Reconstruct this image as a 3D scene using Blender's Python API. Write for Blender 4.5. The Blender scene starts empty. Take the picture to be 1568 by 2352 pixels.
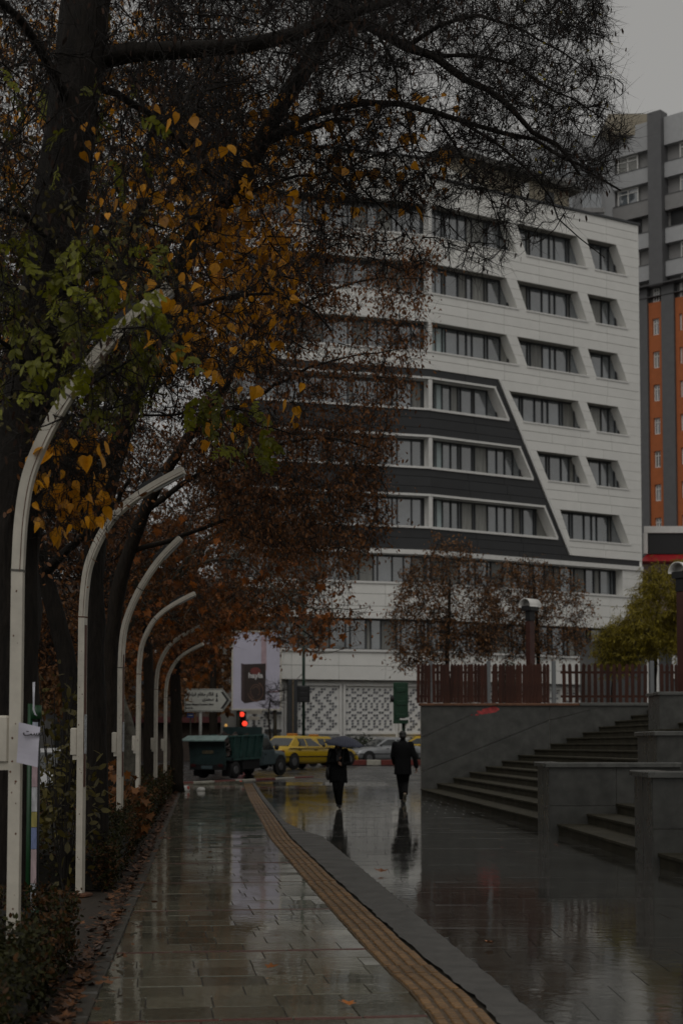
import bpy, bmesh, math, random
import numpy as np
from mathutils import Vector, Matrix

# ------------------------------------------------------------------ camera, sky, sun, exposure
SC = bpy.context.scene
COL = SC.collection
F = 3600.0; CX = 784.0; PV = 1487.4; CZ = 1.45          # focal length / principal point in 1568x2352 picture units
TH = math.atan(0.0624); CT, ST = math.cos(TH), math.sin(TH)

cam_data = bpy.data.cameras.new("camera")
cam = bpy.data.objects.new("camera", cam_data); COL.objects.link(cam)
cam.location = (0, 0, CZ)
cam.rotation_euler = (math.pi / 2 + TH, 0, 0)
cam_data.sensor_fit = 'VERTICAL'
cam_data.sensor_height = 36.0; cam_data.sensor_width = 24.0
cam_data.lens = F / 2352.0 * 36.0
cam_data.shift_y = (PV - 1176.0) / 2352.0
cam_data.clip_start = 0.1; cam_data.clip_end = 3000
cam_data.dof.use_dof = True
cam_data.dof.focus_distance = 14.0
cam_data.dof.aperture_fstop = 3.4
SC.camera = cam

SUN_EL, SUN_AZ = math.radians(48), math.radians(200)     # overcast: sun only as a soft brighter patch, behind the camera
world = bpy.data.worlds.new("World"); SC.world = world; world.use_nodes = True
nt = world.node_tree; nt.nodes.clear()
n_sky = nt.nodes.new('ShaderNodeTexSky'); n_sky.sky_type = 'NISHITA'; n_sky.sun_disc = False
n_sky.sun_elevation = SUN_EL; n_sky.sun_rotation = SUN_AZ
n_sky.air_density = 1.0; n_sky.dust_density = 4.0; n_sky.ozone_density = 1.0
n_hsv = nt.nodes.new('ShaderNodeHueSaturation'); n_hsv.inputs['Saturation'].default_value = 0.10
n_mix = nt.nodes.new('ShaderNodeMix'); n_mix.data_type = 'RGBA'
n_mix.inputs[0].default_value = 0.75
n_mix.inputs[7].default_value = (6.12, 6.0, 5.72, 1)        # even cloud deck
n_bg = nt.nodes.new('ShaderNodeBackground'); n_bg.inputs[1].default_value = 0.08
n_out = nt.nodes.new('ShaderNodeOutputWorld')
nt.links.new(n_sky.outputs[0], n_hsv.inputs['Color']); nt.links.new(n_hsv.outputs[0], n_mix.inputs[6])
nt.links.new(n_mix.outputs[2], n_bg.inputs[0]); nt.links.new(n_bg.outputs[0], n_out.inputs[0])

sun_d = bpy.data.lights.new("sun", 'SUN'); sun_d.energy = 0.5; sun_d.angle = math.radians(40); sun_d.color = (1, 0.97, 0.93)
sun = bpy.data.objects.new("sun", sun_d); COL.objects.link(sun)
sun.rotation_euler = (math.pi / 2 - SUN_EL, 0, math.pi - SUN_AZ)
sun.location = (0, 0, 80)

SC.view_settings.view_transform = 'Standard'; SC.view_settings.look = 'None'
SC.view_settings.exposure = -0.42; SC.view_settings.gamma = 1.0; SC.view_settings.use_curve_mapping = False
SC.render.engine = 'CYCLES'
SC.cycles.use_denoising = True
SC.cycles.max_bounces = 6; SC.cycles.diffuse_bounces = 3; SC.cycles.glossy_bounces = 3
SC.cycles.transparent_max_bounces = 8; SC.cycles.caustics_reflective = False; SC.cycles.caustics_refractive = False

# ------------------------------------------------------------------ picture helpers
def ray(u, v):
    x = (u - CX) / F; y = (PV - v) / F
    return Vector((x, CT - y * ST, ST + y * CT))
def at(u, v, Y):
    d = ray(u, v); return d * (Y / d.y) + Vector((0, 0, CZ))
def proj(p):
    x, y, z = p[0], p[1], p[2] - CZ
    f = y * CT + z * ST; w = -y * ST + z * CT
    return CX + F * x / f, PV - F * w / f
def projn(P):
    f = P[:, 1] * CT + (P[:, 2] - CZ) * ST; w = -P[:, 1] * ST + (P[:, 2] - CZ) * CT
    return CX + F * P[:, 0] / f, PV - F * w / f
def gz(y):                                   # height of the ground: level, then a gentle rise up to the crossroads
    if y < 57: return 0.0
    if y < 67: return 0.045 * (y - 57)
    return 0.45

# ------------------------------------------------------------------ object helpers
def tag(o, label=None, cat=None, group=None, kind=None):
    if label: o['label'] = label
    if cat: o['category'] = cat
    if group: o['group'] = group
    if kind: o['kind'] = kind
    return o
def wpos(o):
    p = Vector((0, 0, 0))
    while o is not None:
        p = p + o.location; o = o.parent
    return p
def thing(name, loc, label, cat, group=None):
    o = bpy.data.objects.new(name, None); COL.objects.link(o); o.location = loc
    o.empty_display_size = 0.2
    return tag(o, label, cat, group)
def link(name, mesh, parent=None, loc=(0, 0, 0), rot=(0, 0, 0), scale=(1, 1, 1)):
    o = bpy.data.objects.new(name, mesh); COL.objects.link(o)
    o.parent = parent; o.location = loc; o.rotation_euler = rot; o.scale = scale
    return o

class MB:
    """collects shapes in world (or thing-local) coordinates; build() makes ONE mesh object"""
    def __init__(self): self.v = []; self.f = []; self.sm = False
    def add(self, vs, fs):
        n = len(self.v); self.v.extend([tuple(p) for p in vs]); self.f.extend([tuple(i + n for i in q) for q in fs]); return self
    def box(self, x0, x1, y0, y1, z0, z1, M=None):
        vs = [(x, y, z) for z in (z0, z1) for y in (y0, y1) for x in (x0, x1)]
        if M is not None: vs = [M @ Vector(p) for p in vs]
        return self.add(vs, [(0, 2, 3, 1), (4, 5, 7, 6), (0, 1, 5, 4), (2, 6, 7, 3), (0, 4, 6, 2), (1, 3, 7, 5)])
    def bbox(self, x0, x1, y0, y1, z0, z1, b=0.02, M=None):
        """box with chamfered vertical and top edges"""
        def rect(ins, z):
            a, c, d, e = x0 + ins, x1 - ins, y0 + ins, y1 - ins
            return [(a + b, d, z), (c - b, d, z), (c, d + b, z), (c, e - b, z), (c - b, e, z), (a + b, e, z), (a, e - b, z), (a, d + b, z)]
        vs = rect(0, z0) + rect(0, z1 - b) + rect(b * 0.8, z1)
        if M is not None: vs = [M @ Vector(p) for p in vs]
        fs = [tuple(range(7, -1, -1)), tuple(range(16, 24))]
        for k in (0, 8):
            for i in range(8):
                j = (i + 1) % 8; fs.append((k + i, k + j, k + 8 + j, k + 8 + i))
        return self.add(vs, fs)
    def prism(self, poly, fn, d0, d1):
        """poly of (s,z) mapped through fn(s,z,d); extruded from d0 (back) to d1 (front)"""
        n = len(poly)
        vs = [fn(s, z, d0) for s, z in poly] + [fn(s, z, d1) for s, z in poly]
        fs = [tuple(range(n - 1, -1, -1)), tuple(range(n, 2 * n))]
        for i in range(n):
            j = (i + 1) % n; fs.append((i, j, n + j, n + i))
        return self.add(vs, fs)
    def tube(self, pts, rad, n=8, cap=True, ell=1.0, sq=False, up=None):
        pts = [Vector(p) for p in pts]; m = len(pts)
        if not hasattr(rad, '__len__'): rad = [rad] * m
        vs = []; prev = None
        for i in range(m):
            t = (pts[min(i + 1, m - 1)] - pts[max(i - 1, 0)])
            if t.length < 1e-9: t = Vector((0, 0, 1))
            t.normalize()
            if prev is None:
                a = Vector(up) if up is not None else (Vector((0, 1, 0)) if abs(t.y) < 0.9 else Vector((1, 0, 0)))
            else: a = prev
            e = a - t * a.dot(t)
            if e.length < 1e-6: e = t.orthogonal()
            e.normalize(); prev = e; g = t.cross(e)
            off = math.pi / n if sq else 0
            k = 1.41421 if sq and n == 4 else 1.0
            for j in range(n):
                w = 2 * math.pi * j / n + off
                vs.append(pts[i] + (e * math.cos(w) * ell + g * math.sin(w)) * rad[i] * k)
        fs = []
        for i in range(m - 1):
            for j in range(n):
                k2 = (j + 1) % n
                fs.append((i * n + j, i * n + k2, (i + 1) * n + k2, (i + 1) * n + j))
        if cap: fs += [tuple(range(n - 1, -1, -1)), tuple(range((m - 1) * n, m * n))]
        return self.add(vs, fs)
    def ring_loft(self, rings, cap=True):
        n = len(rings[0]); vs = [p for r in rings for p in r]; fs = []
        for i in range(len(rings) - 1):
            for j in range(n):
                k = (j + 1) % n; fs.append((i * n + j, i * n + k, (i + 1) * n + k, (i + 1) * n + j))
        if cap: fs += [tuple(range(n - 1, -1, -1)), tuple(range((len(rings) - 1) * n, len(rings) * n))]
        return self.add(vs, fs)
    def ball(self, c, rx, ry=None, rz=None, n=12, m=8, M=None):
        ry = ry or rx; rz = rz or rx; c = Vector(c); vs = []; fs = []
        for i in range(1, m):
            a = math.pi * i / m
            for j in range(n):
                b = 2 * math.pi * j / n
                q = Vector((rx * math.sin(a) * math.cos(b), ry * math.sin(a) * math.sin(b), rz * math.cos(a)))
                if M is not None: q = M @ q
                vs.append(c + q)
        q0 = Vector((0, 0, rz)); q1 = Vector((0, 0, -rz))
        if M is not None: q0 = M @ q0; q1 = M @ q1
        vs += [c + q0, c + q1]; t = (m - 1) * n
        for i in range(m - 2):
            for j in range(n):
                k = (j + 1) % n; fs.append((i * n + j, (i + 1) * n + j, (i + 1) * n + k, i * n + k))
        for j in range(n):
            k = (j + 1) % n; fs.append((t, j, k)); fs.append((t + 1, (m - 2) * n + k, (m - 2) * n + j))
        return self.add(vs, fs)
    def mesh(self, name, mat, smooth=False, off=None):
        me = bpy.data.meshes.new(name)
        v = self.v if off is None else [(p[0] - off[0], p[1] - off[1], p[2] - off[2]) for p in self.v]
        me.from_pydata(v, [], self.f)
        if mat: me.materials.append(mat)
        if smooth: me.polygons.foreach_set('use_smooth', [True] * len(me.polygons))
        me.update(); return me
    def build(self, name, mat, parent=None, smooth=False, local=False, kind=None):
        off = None
        if parent is not None and not local: off = wpos(parent)
        o = link(name, self.mesh(name, mat, smooth, off), parent)
        if kind: o['kind'] = kind
        return o
    def top(self, name, mat, origin, smooth=False, kind=None):
        """one-mesh top-level thing with its origin at origin"""
        o = link(name, self.mesh(name, mat, smooth, origin), None, origin)
        if kind: o['kind'] = kind
        return o

# ------------------------------------------------------------------ materials
MATS = {}
def mat(name, col, rough=0.6, var=0.15, scale=6.0, bump=0.0, bscale=40.0, metal=0.0, spec=0.5, rnd=0.0, island=0.0,
        col2=None, stretch=(1, 1, 1), rvar=0.0, coat=0.0, transl=0.0, alpha=1.0, emit=None, estr=0.0, bdist=0.01):
    if name in MATS: return MATS[name]
    m = bpy.data.materials.new(name); m.use_nodes = True; t = m.node_tree; N = t.nodes; L = t.links
    b = N['Principled BSDF']
    b.inputs['Roughness'].default_value = rough; b.inputs['Metallic'].default_value = metal
    b.inputs['Specular IOR Level'].default_value = spec
    if coat: b.inputs['Coat Weight'].default_value = coat; b.inputs['Coat Roughness'].default_value = 0.05
    tc = N.new('ShaderNodeTexCoord'); mp = N.new('ShaderNodeMapping'); mp.inputs['Scale'].default_value = stretch
    L.new(tc.outputs['Object'], mp.inputs[0])
    nz = N.new('ShaderNodeTexNoise'); nz.inputs['Scale'].default_value = scale; nz.inputs['Detail'].default_value = 5
    nz.inputs['Roughness'].default_value = 0.65
    L.new(mp.outputs[0], nz.inputs['Vector'])
    cr = N.new('ShaderNodeValToRGB')
    c2 = col2 or tuple(min(1, c * (1 + var)) for c in col)
    c1 = col if col2 else tuple(c * (1 - var) for c in col)
    cr.color_ramp.elements[0].position = 0.33; cr.color_ramp.elements[1].position = 0.67
    cr.color_ramp.elements[0].color = (*c1, 1); cr.color_ramp.elements[1].color = (*c2, 1)
    L.new(nz.outputs['Fac'], cr.inputs[0])
    out = cr.outputs[0]
    if rnd or island:
        src = N.new('ShaderNodeObjectInfo').outputs['Random'] if rnd else N.new('ShaderNodeNewGeometry').outputs['Random Per Island']
        a = rnd or island
        mr = N.new('ShaderNodeMapRange'); mr.inputs[3].default_value = 1 - a; mr.inputs[4].default_value = 1 + a
        L.new(src, mr.inputs[0])
        mx = N.new('ShaderNodeMix'); mx.data_type = 'RGBA'; mx.blend_type = 'MULTIPLY'; mx.inputs[0].default_value = 1
        L.new(out, mx.inputs[6]); L.new(mr.outputs[0], mx.inputs[7]); out = mx.outputs[2]
        if rvar:
            m3 = N.new('ShaderNodeMapRange'); m3.inputs[3].default_value = max(0.02, rough - rvar); m3.inputs[4].default_value = rough + rvar
            mul = N.new('ShaderNodeMath'); mul.operation = 'FRACT'; m7 = N.new('ShaderNodeMath'); m7.operation = 'MULTIPLY'; m7.inputs[1].default_value = 7.31
            L.new(src, m7.inputs[0]); L.new(m7.outputs[0], mul.inputs[0])
            ad = N.new('ShaderNodeMath'); ad.operation = 'ADD'; L.new(mul.outputs[0], ad.inputs[0])
            n5 = N.new('ShaderNodeTexNoise'); n5.inputs['Scale'].default_value = 2.5; n5.inputs['Detail'].default_value = 4; L.new(tc.outputs['Object'], n5.inputs['Vector'])
            L.new(n5.outputs['Fac'], ad.inputs[1]); hf = N.new('ShaderNodeMath'); hf.operation = 'MULTIPLY'; hf.inputs[1].default_value = 0.5
            L.new(ad.outputs[0], hf.inputs[0]); L.new(hf.outputs[0], m3.inputs[0]); L.new(m3.outputs[0], b.inputs['Roughness'])
    elif rvar:
        n5 = N.new('ShaderNodeTexNoise'); n5.inputs['Scale'].default_value = scale * 0.5; n5.inputs['Detail'].default_value = 5
        L.new(mp.outputs[0], n5.inputs['Vector'])
        m3 = N.new('ShaderNodeMapRange'); m3.inputs[1].default_value = 0.35; m3.inputs[2].default_value = 0.65
        m3.inputs[3].default_value = max(0.02, rough - rvar); m3.inputs[4].default_value = rough + rvar
        L.new(n5.outputs['Fac'], m3.inputs[0]); L.new(m3.outputs[0], b.inputs['Roughness'])
    L.new(out, b.inputs['Base Color'])
    if bump:
        n2 = N.new('ShaderNodeTexNoise'); n2.inputs['Scale'].default_value = bscale; n2.inputs['Detail'].default_value = 4
        L.new(mp.outputs[0], n2.inputs['Vector'])
        bp = N.new('ShaderNodeBump'); bp.inputs['Strength'].default_value = bump; bp.inputs['Distance'].default_value = bdist
        L.new(n2.outputs['Fac'], bp.inputs['Height']); L.new(bp.outputs[0], b.inputs['Normal'])
    if transl:
        b.inputs['Transmission Weight'].default_value = 0
        tr = N.new('ShaderNodeBsdfTranslucent'); L.new(out, tr.inputs[0])
        ms = N.new('ShaderNodeMixShader'); ms.inputs[0].default_value = transl
        L.new(b.outputs[0], ms.inputs[1]); L.new(tr.outputs[0], ms.inputs[2])
        L.new(ms.outputs[0], N['Material Output'].inputs['Surface'])
    if emit:
        b.inputs['Emission Color'].default_value = (*emit, 1); b.inputs['Emission Strength'].default_value = estr
    MATS[name] = m
    return m

M_paver = mat('wet_paver', (.15, .142, .105), .12, .28, 7, .22, 3.5, rnd=.3, rvar=.08, bdist=.003)
M_paver_far = mat('wet_paver_far', (.15, .142, .105), .12, .28, 7, .22, 9, island=.3, rvar=.08, bdist=.003)
M_bed = mat('mortar_bed', (.05, .047, .04), .2, .3, 8, .3, 80)
M_red = mat('red_paver', (.13, .045, .035), .28, .25, 9, .2, 70)
M_tact = mat('ochre_tactile', (.215, .118, .045), .36, .3, 8, .2, 70, rnd=.22, rvar=.08)
M_tact0 = mat('ochre_tactile_base', (.105, .065, .03), .4, .4, 12, .3, 70)  # darker brown ochre for the tile base between the ribs
M_groove = mat('groove_dirt', (.045, .038, .026), .8, .4, 20, .5, 60)
M_conc = mat('grey_screed', (.088, .084, .076), .5, .32, 5, .6, 130, rvar=.12)
M_slab = mat('wet_slab', (.056, .054, .047), .085, .3, 3, .26, 4.5, rnd=.18, rvar=.055, bdist=.004)
M_slab_far = mat('wet_slab_far', (.056, .054, .047), .09, .3, 3, .26, 7, island=.18, rvar=.055, bdist=.004)
M_asph = mat('wet_asphalt', (.045, .045, .047), .24, .25, 2, .35, 120, rvar=.08, bdist=.006)
M_soil = mat('soil', (.035, .025, .016), .75, .4, 12, .8, 30)
M_kred = mat('kerb_red', (.16, .035, .028), .35, .25, 5, .2, 50)
M_kwhite = mat('kerb_white', (.42, .40, .34), .35, .2, 5, .2, 50)
M_kerb = mat('kerb_stone', (.075, .07, .058), .35, .2, 8, .3, 60)
M_gran = mat('grey_granite', (.066, .066, .060), .36, .32, 3.5, .12, 120, rvar=.08)
M_gran2 = mat('grey_granite_cap', (.105, .106, .098), .3, .2, 6, .12, 120, rvar=.08)
M_step = mat('step_stone', (.052, .047, .033), .75, .4, 4, .4, 60, rvar=.1, spec=.15)
M_wpaint = mat('cream_metal_paint', (.56, .52, .44), .42, .14, 5, .05, 40, rvar=.1)
M_rust = mat('rust', (.12, .05, .025), .8, .3, 30)
M_dark = mat('black_metal', (.015, .015, .016), .4, .2, 10)
M_black = mat('black_plastic', (.01, .01, .011), .5, .2, 10)
M_lens = mat('frosted_lens', (.35, .35, .33), .3, .1, 5)
M_white = mat('white_paint', (.72, .71, .68), .45, .06, 4)
M_clad = mat('white_cladding', (.80, .79, .75), .5, .035, 1.2, rnd=.03)
M_joint = mat('cladding_joint', (.30, .29, .26), .8, .1, 3)
M_dclad = mat('dark_cladding', (.024, .025, .027), .45, .12, 1.5, rnd=.12)
M_frame = mat('dark_window_frame', (.04, .043, .046), .4, .1, 4)
M_glass = mat('window_glass', (.105, .12, .132), .07, .3, .8, spec=1.0, rnd=.3)
M_glass.node_tree.nodes['Principled BSDF'].inputs['IOR'].default_value = 2.0
M_glass_pale = mat('pale_panel_glass', (.42, .50, .50), .2, .1, 2, rnd=.08)
M_curtain = mat('curtain_glass', (.20, .20, .185), .25, .3, 1.5, stretch=(6, 6, .4), rnd=.3)
M_beige = mat('beige_render', (.33, .29, .22), .8, .12, 3)
M_tgrey = mat('tower_light_grey', (.40, .405, .41), .6, .06, 1.5, rnd=.04)
M_tmid = mat('tower_mid_grey', (.25, .245, .24), .65, .06, 1.5, rnd=.05)
M_tdark = mat('tower_dark_grey', (.115, .115, .118), .6, .08, 1.5, rnd=.06)
M_orange = mat('orange_render', (.42, .115, .03), .65, .08, 2, rnd=.05)
M_bark = mat('wet_bark', (.013, .010, .0075), .75, .5, 10, .9, 14, spec=.2, stretch=(3, 3, .6), bdist=.02)
M_bark2 = mat('brown_bark', (.018, .0135, .0095), .75, .5, 10, .8, 14, spec=.2, stretch=(3, 3, .6), bdist=.02)
M_plane = mat('plane_bark', (.06, .052, .038), .65, .4, 7, .5, 20, col2=(.20, .19, .15))
M_twig = mat('twig', (.012, .009, .007), .8, .3, 10)
M_pod = mat('dry_pod', (.028, .014, .008), .75, .3, 10, island=.6, spec=.2)
M_brown = mat('brown_leaf', (.185, .072, .018), .6, .3, 6, island=.5, transl=.25)
M_yellow = mat('yellow_leaf', (.70, .31, .008), .5, .16, 9, rnd=.28, transl=.4)
M_yellow2 = mat('yellow_leaf_mass', (.62, .26, .008), .5, .16, 9, island=.35, transl=.4)
M_green = mat('green_leaf', (.17, .175, .006), .5, .3, 6, rnd=.4, transl=.35)
M_rusty = mat('orange_leaf', (.36, .115, .022), .55, .3, 7, island=.5, transl=.35)
M_bronze = mat('bronze_leaf', (.17, .078, .026), .6, .3, 7, island=.55, transl=.25)
M_willow = mat('willow_leaf', (.24, .19, .012), .55, .3, 5, island=.5, transl=.3)
M_hedge = mat('hedge_leaf', (.026, .026, .006), .6, .35, 5, island=.7, transl=.15, spec=.25)
M_hedge2 = mat('hedge_leaf_brown', (.075, .034, .010), .6, .35, 5, island=.6, transl=.15, spec=.25)
M_shrub = mat('shrub_leaf', (.028, .04, .018), .5, .3, 5, island=.5)
M_litter = mat('fallen_leaf', (.11, .045, .016), .45, .3, 8, island=.6)
def puddled(m, lo, hi, sc, c0=.42, c1=.58):
    """standing water: glossy pools and duller patches that run across the joints"""
    t = m.node_tree; N = t.nodes; L = t.links; b = N['Principled BSDF']
    g = N.new('ShaderNodeNewGeometry'); mp = N.new('ShaderNodeMapping'); mp.inputs['Scale'].default_value = (1.0, .45, 1); L.new(g.outputs['Position'], mp.inputs[0])
    nz = N.new('ShaderNodeTexNoise'); nz.inputs['Scale'].default_value = sc; nz.inputs['Detail'].default_value = 6; nz.inputs['Roughness'].default_value = .62; L.new(mp.outputs[0], nz.inputs['Vector'])
    mr = N.new('ShaderNodeMapRange'); mr.inputs[1].default_value = c0; mr.inputs[2].default_value = c1; mr.inputs[3].default_value = lo; mr.inputs[4].default_value = hi; L.new(nz.outputs['Fac'], mr.inputs[0])
    for l in list(b.inputs['Roughness'].links): L.remove(l)
    L.new(mr.outputs[0], b.inputs['Roughness'])
for q_ in (M_slab, M_slab_far): puddled(q_, .015, .09, .9)
for q_ in (M_paver, M_paver_far): puddled(q_, .02, .10, 1.3)
M_olive = mat('olive_leaf', (.085, .068, .012), .55, .35, 6, island=.5, transl=.25)
# ------------------------------------------------------------------ ground, paving
random.seed(5); rng = np.random.default_rng(5)
prof = [-40, 0, 30, 57, 67, 120, 260, 900]
mb = MB()
for i, y in enumerate(prof):
    mb.v += [(-700, y, gz(y) - .06), (700, y, gz(y) - .06)]
for i in range(len(prof) - 1): mb.f.append((2 * i, 2 * i + 1, 2 * i + 3, 2 * i + 2))
tag(mb.top('ground', M_asph, (0, 0, 0)), kind='structure')

def lerp_tab(tab, y):
    if y <= tab[0][0]:
        (y0, x0), (y1, x1) = tab[0], tab[1]
    elif y >= tab[-1][0]:
        (y0, x0), (y1, x1) = tab[-2], tab[-1]
    else:
        for a, b in zip(tab, tab[1:]):
            if a[0] <= y <= b[0]: (y0, x0), (y1, x1) = a, b; break
    return x0 + (x1 - x0) * (y - y0) / (y1 - y0)
LEFT = [(5, -1.13), (8.16, -1.42), (20, -2.48), (53, -5.45), (60, -6.1)]                 # hedge side of the walkway
TL = [(5, .80), (8.16, .49), (9.24, .406), (10, .31), (11.5, .145), (13.35, -.04), (17.2, -.42), (24.7, -1.13), (43, -2.53), (60, -3.75)]
def TR(y): return lerp_tab(TL, y) + .335
RAMP = [(5, 1.33), (8.27, 1.058), (10.06, .915), (13.36, .645), (18.8, .21), (25, -.30), (26.5, -.62), (30, -1.12), (45, -2.25), (58, -3.2)]
STEPX = [(5, 4.6), (19.9, 3.74), (28.1, 3.48), (46.6, 2.36), (70, .95)]
def far_edge(x): return 58.05 + (x + 6.03) * .93                                          # the kerb line beyond which the road starts

def strip(name, fl, fr, y0, y1, dz, m, n=60, thick=.05):
    b = MB()
    for i in range(n + 1):
        y = y0 + (y1 - y0) * i / n
        b.v += [(fl(y), y, gz(y) + dz), (fr(y), y, gz(y) + dz)]
    for i in range(n): b.f.append((2 * i, 2 * i + 1, 2 * i + 3, 2 * i + 2))
    o = b.top(name, m, (0, 0, 0)); return tag(o, kind='structure')
walk = strip('walkway', lambda y: lerp_tab(LEFT, y) - .02, lambda y: lerp_tab(TL, y) + .01, 5, 60, -.007, M_bed)
tact = strip('tactile_path', lambda y: lerp_tab(TL, y), lambda y: TR(y) + .06, 5, 59, -.018, M_groove)
screed = strip('concrete_ramp', lambda y: TR(y) + .03 + .008 * math.sin(y * 5.1) + .006 * math.sin(y * 17.3) + .004 * math.sin(y * 31) - .02, lambda y: max(lerp_tab(RAMP, y) + .006 * math.sin(y * 9.7) + .005 * math.sin(y * 23.1), TR(y) + .12), 5, 58, .012, M_conc, 420)
plaza = strip('plaza', lambda y: min(lerp_tab(RAMP, y), lerp_tab(RAMP, y)) - .1, lambda y: lerp_tab(STEPX, y) + .4, 5, 58, -.009, M_bed)

def unit_slab(name, m, b=.006, th=.05):
    q = MB(); q.bbox(-.5, .5, -.5, .5, -th, 0, .012); q2 = q.mesh(name, m); return q2
# walkway: courses of pavers, a dark red course every 2.77 m
PV_me = MB().bbox(-.5, .5, -.5, .5, -.05, 0, .006).mesh('paver', M_paver)
RD_me = MB().bbox(-.5, .5, -.5, .5, -.05, 0, .014).mesh('red_paver', M_red)
far = MB(); nind = 0
ANG = .12
y = 5.6; row = 0
RED0 = 8.42; DR = 2.77
rows = []
yy = RED0 - DR
while yy < 59:
    rows.append((yy, .065, True))
    for k in range(7): rows.append((yy + .0325 + (DR - .065) / 7 * (k + .5), (DR - .065) / 7, False))
    yy += DR
for (yc, dep, red) in rows:
    x0, x1 = lerp_tab(LEFT, yc) + .11, lerp_tab(TL, yc) - .006
    x = x0; first = True
    W = .37 if not red else .40
    while x < x1 - .01:
        w = W * random.uniform(.92, 1.06)
        if first: w *= random.uniform(.3, 1.0); first = False
        if x + w > x1 - .08: w = x1 - x
        xc = x + w / 2; ycc = yc + (xc - (x0 + x1) / 2) * ANG
        if ycc < far_edge(xc) - .35 and ycc > 6:
            z = gz(ycc) + random.uniform(-.002, .002)
            rot = (random.gauss(0, .0028), random.gauss(0, .0028), math.atan(ANG))
            g = .005 if not red else .004
            if ycc > 57: rot = (rot[0] + .045, rot[1], rot[2])
            if nind < 300 and ycc > 7.6:
                link('red_paver' if red else 'paver', RD_me if red else PV_me, walk, (xc, ycc, z), rot, (w - g, dep - g, 1)); nind += 1
            else:
                Mx = Matrix.Translation((xc, ycc, z)) @ Matrix.Rotation(rot[2], 4, 'Z') @ Matrix.Rotation(rot[0], 4, 'X') @ Matrix.Rotation(rot[1], 4, 'Y')
                far.bbox(-(w - g) / 2, (w - g) / 2, -(dep - g) / 2, (dep - g) / 2, -.04, 0, .004, Mx)
        x += w
far.build('paver_field', M_paver_far, walk, kind='stuff')
# kerb edging between walkway and hedge bed
eb = MB().bbox(-.5, .5, -.5, .5, -.12, 0, .016).mesh('edging_stone', M_kerb)
y = 6.0
while y < 57.2:
    x = lerp_tab(LEFT, y + .4) + .05
    dx = lerp_tab(LEFT, y + .8) - lerp_tab(LEFT, y)
    link('edging_stone', eb, walk, (x, y + .4, .018 + random.uniform(-.004, .004)), (0, 0, math.atan2(-dx, .8)), (.10, .79, 1))
    y += .8

# tactile tiles: ribbed ochre squares
tm = MB(); tm.bbox(-.16, .16, -.16, .16, -.03, 0, .006); nb_ = len(tm.f)
for k in range(4):
    xx = -.12 + k * .08
    for a, b2 in ((-.15, -.008), (.008, .15)):
        tm.bbox(xx - .027, xx + .027, a, b2, -.001, .0105, .006)
TT = tm.mesh('tactile_tile', M_tact0); TT.materials.append(M_tact)
for q in TT.polygons: q.material_index = 0 if q.index < nb_ else 1
y = 6.2; s = 0
while y < 58:
    xc = lerp_tab(TL, y) + .168; sl = lerp_tab(TL, y + .2) - lerp_tab(TL, y - .2)
    if y < far_edge(xc) - .4:
        link('tactile_tile', TT, tact, (xc + random.uniform(-.006, .006), y, gz(y) + .003 + random.uniform(-.003, .003)),
             (random.gauss(0, .006), random.gauss(0, .006), math.atan2(-sl, .4) + random.gauss(0, .014)), (1, 1.0, 1))
    y += .337

# plaza slabs
SL = MB().bbox(-.5, .5, -.5, .5, -.05, 0, .003).mesh('paving_slab', M_slab)
far = MB(); nind = 0
S = .60
for j in range(int(53 / S)):
    yc = 6.0 + (j + .5) * S
    xa = lerp_tab(RAMP, yc); xb = lerp_tab(STEPX, yc)
    i0 = math.floor((xa + .085 * yc) / S) - 1
    x = i0 * S - .085 * yc + (0.0 if j % 2 else S / 2)
    while x < xb - .02:
        a, b2 = max(x, xa + .004), min(x + S, xb - .01)
        if b2 - a > .05 and yc < far_edge((a + b2) / 2) - .3:
            z = gz(yc) - .002 + random.uniform(-.0012, .0012)
            rx, ry = random.gauss(0, .0010), random.gauss(0, .0010)
            if yc > 57: rx += .045
            if nind < 300 and yc > 7.4:
                link('paving_slab', SL, plaza, ((a + b2) / 2, yc, z), (rx, ry, 0), (b2 - a - .003, S - .003, 1)); nind += 1
            else:
                Mx = Matrix.Translation(((a + b2) / 2, yc, z)) @ Matrix.Rotation(rx, 4, 'X') @ Matrix.Rotation(ry, 4, 'Y')
                far.bbox(-(b2 - a - .006) / 2, (b2 - a - .006) / 2, -(S - .006) / 2, (S - .006) / 2, -.04, 0, .005, Mx)
        x += S
far.build('slab_field', M_slab_far, plaza, kind='stuff')

# kerb with red and white painted stones, end of the walkway
kd = Vector((1, .93, 0)).normalized(); ka = math.atan2(.93, 1)
kerb = tag(link('kerb', MB().box(-.1, 8.5, -.09, .09, -.12, -.03).mesh('kerb', M_kerb), None, (-7.0, far_edge(-7.0), gz(57.2) + .03), (0, -.02, ka)), kind='structure')
KR = MB().bbox(-.5, .5, -.1, .1, -.15, 0, .02).mesh('kerb_stone_red', M_kred); KW = MB().bbox(-.5, .5, -.1, .1, -.15, 0, .02).mesh('kerb_stone_white', M_kwhite)
for k in range(8):
    link('kerb_stone', KR if k % 2 else KW, kerb, (.5 + k * 1.0, 0, .03), (0, 0, 0), (.985, 1, 1))
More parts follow.
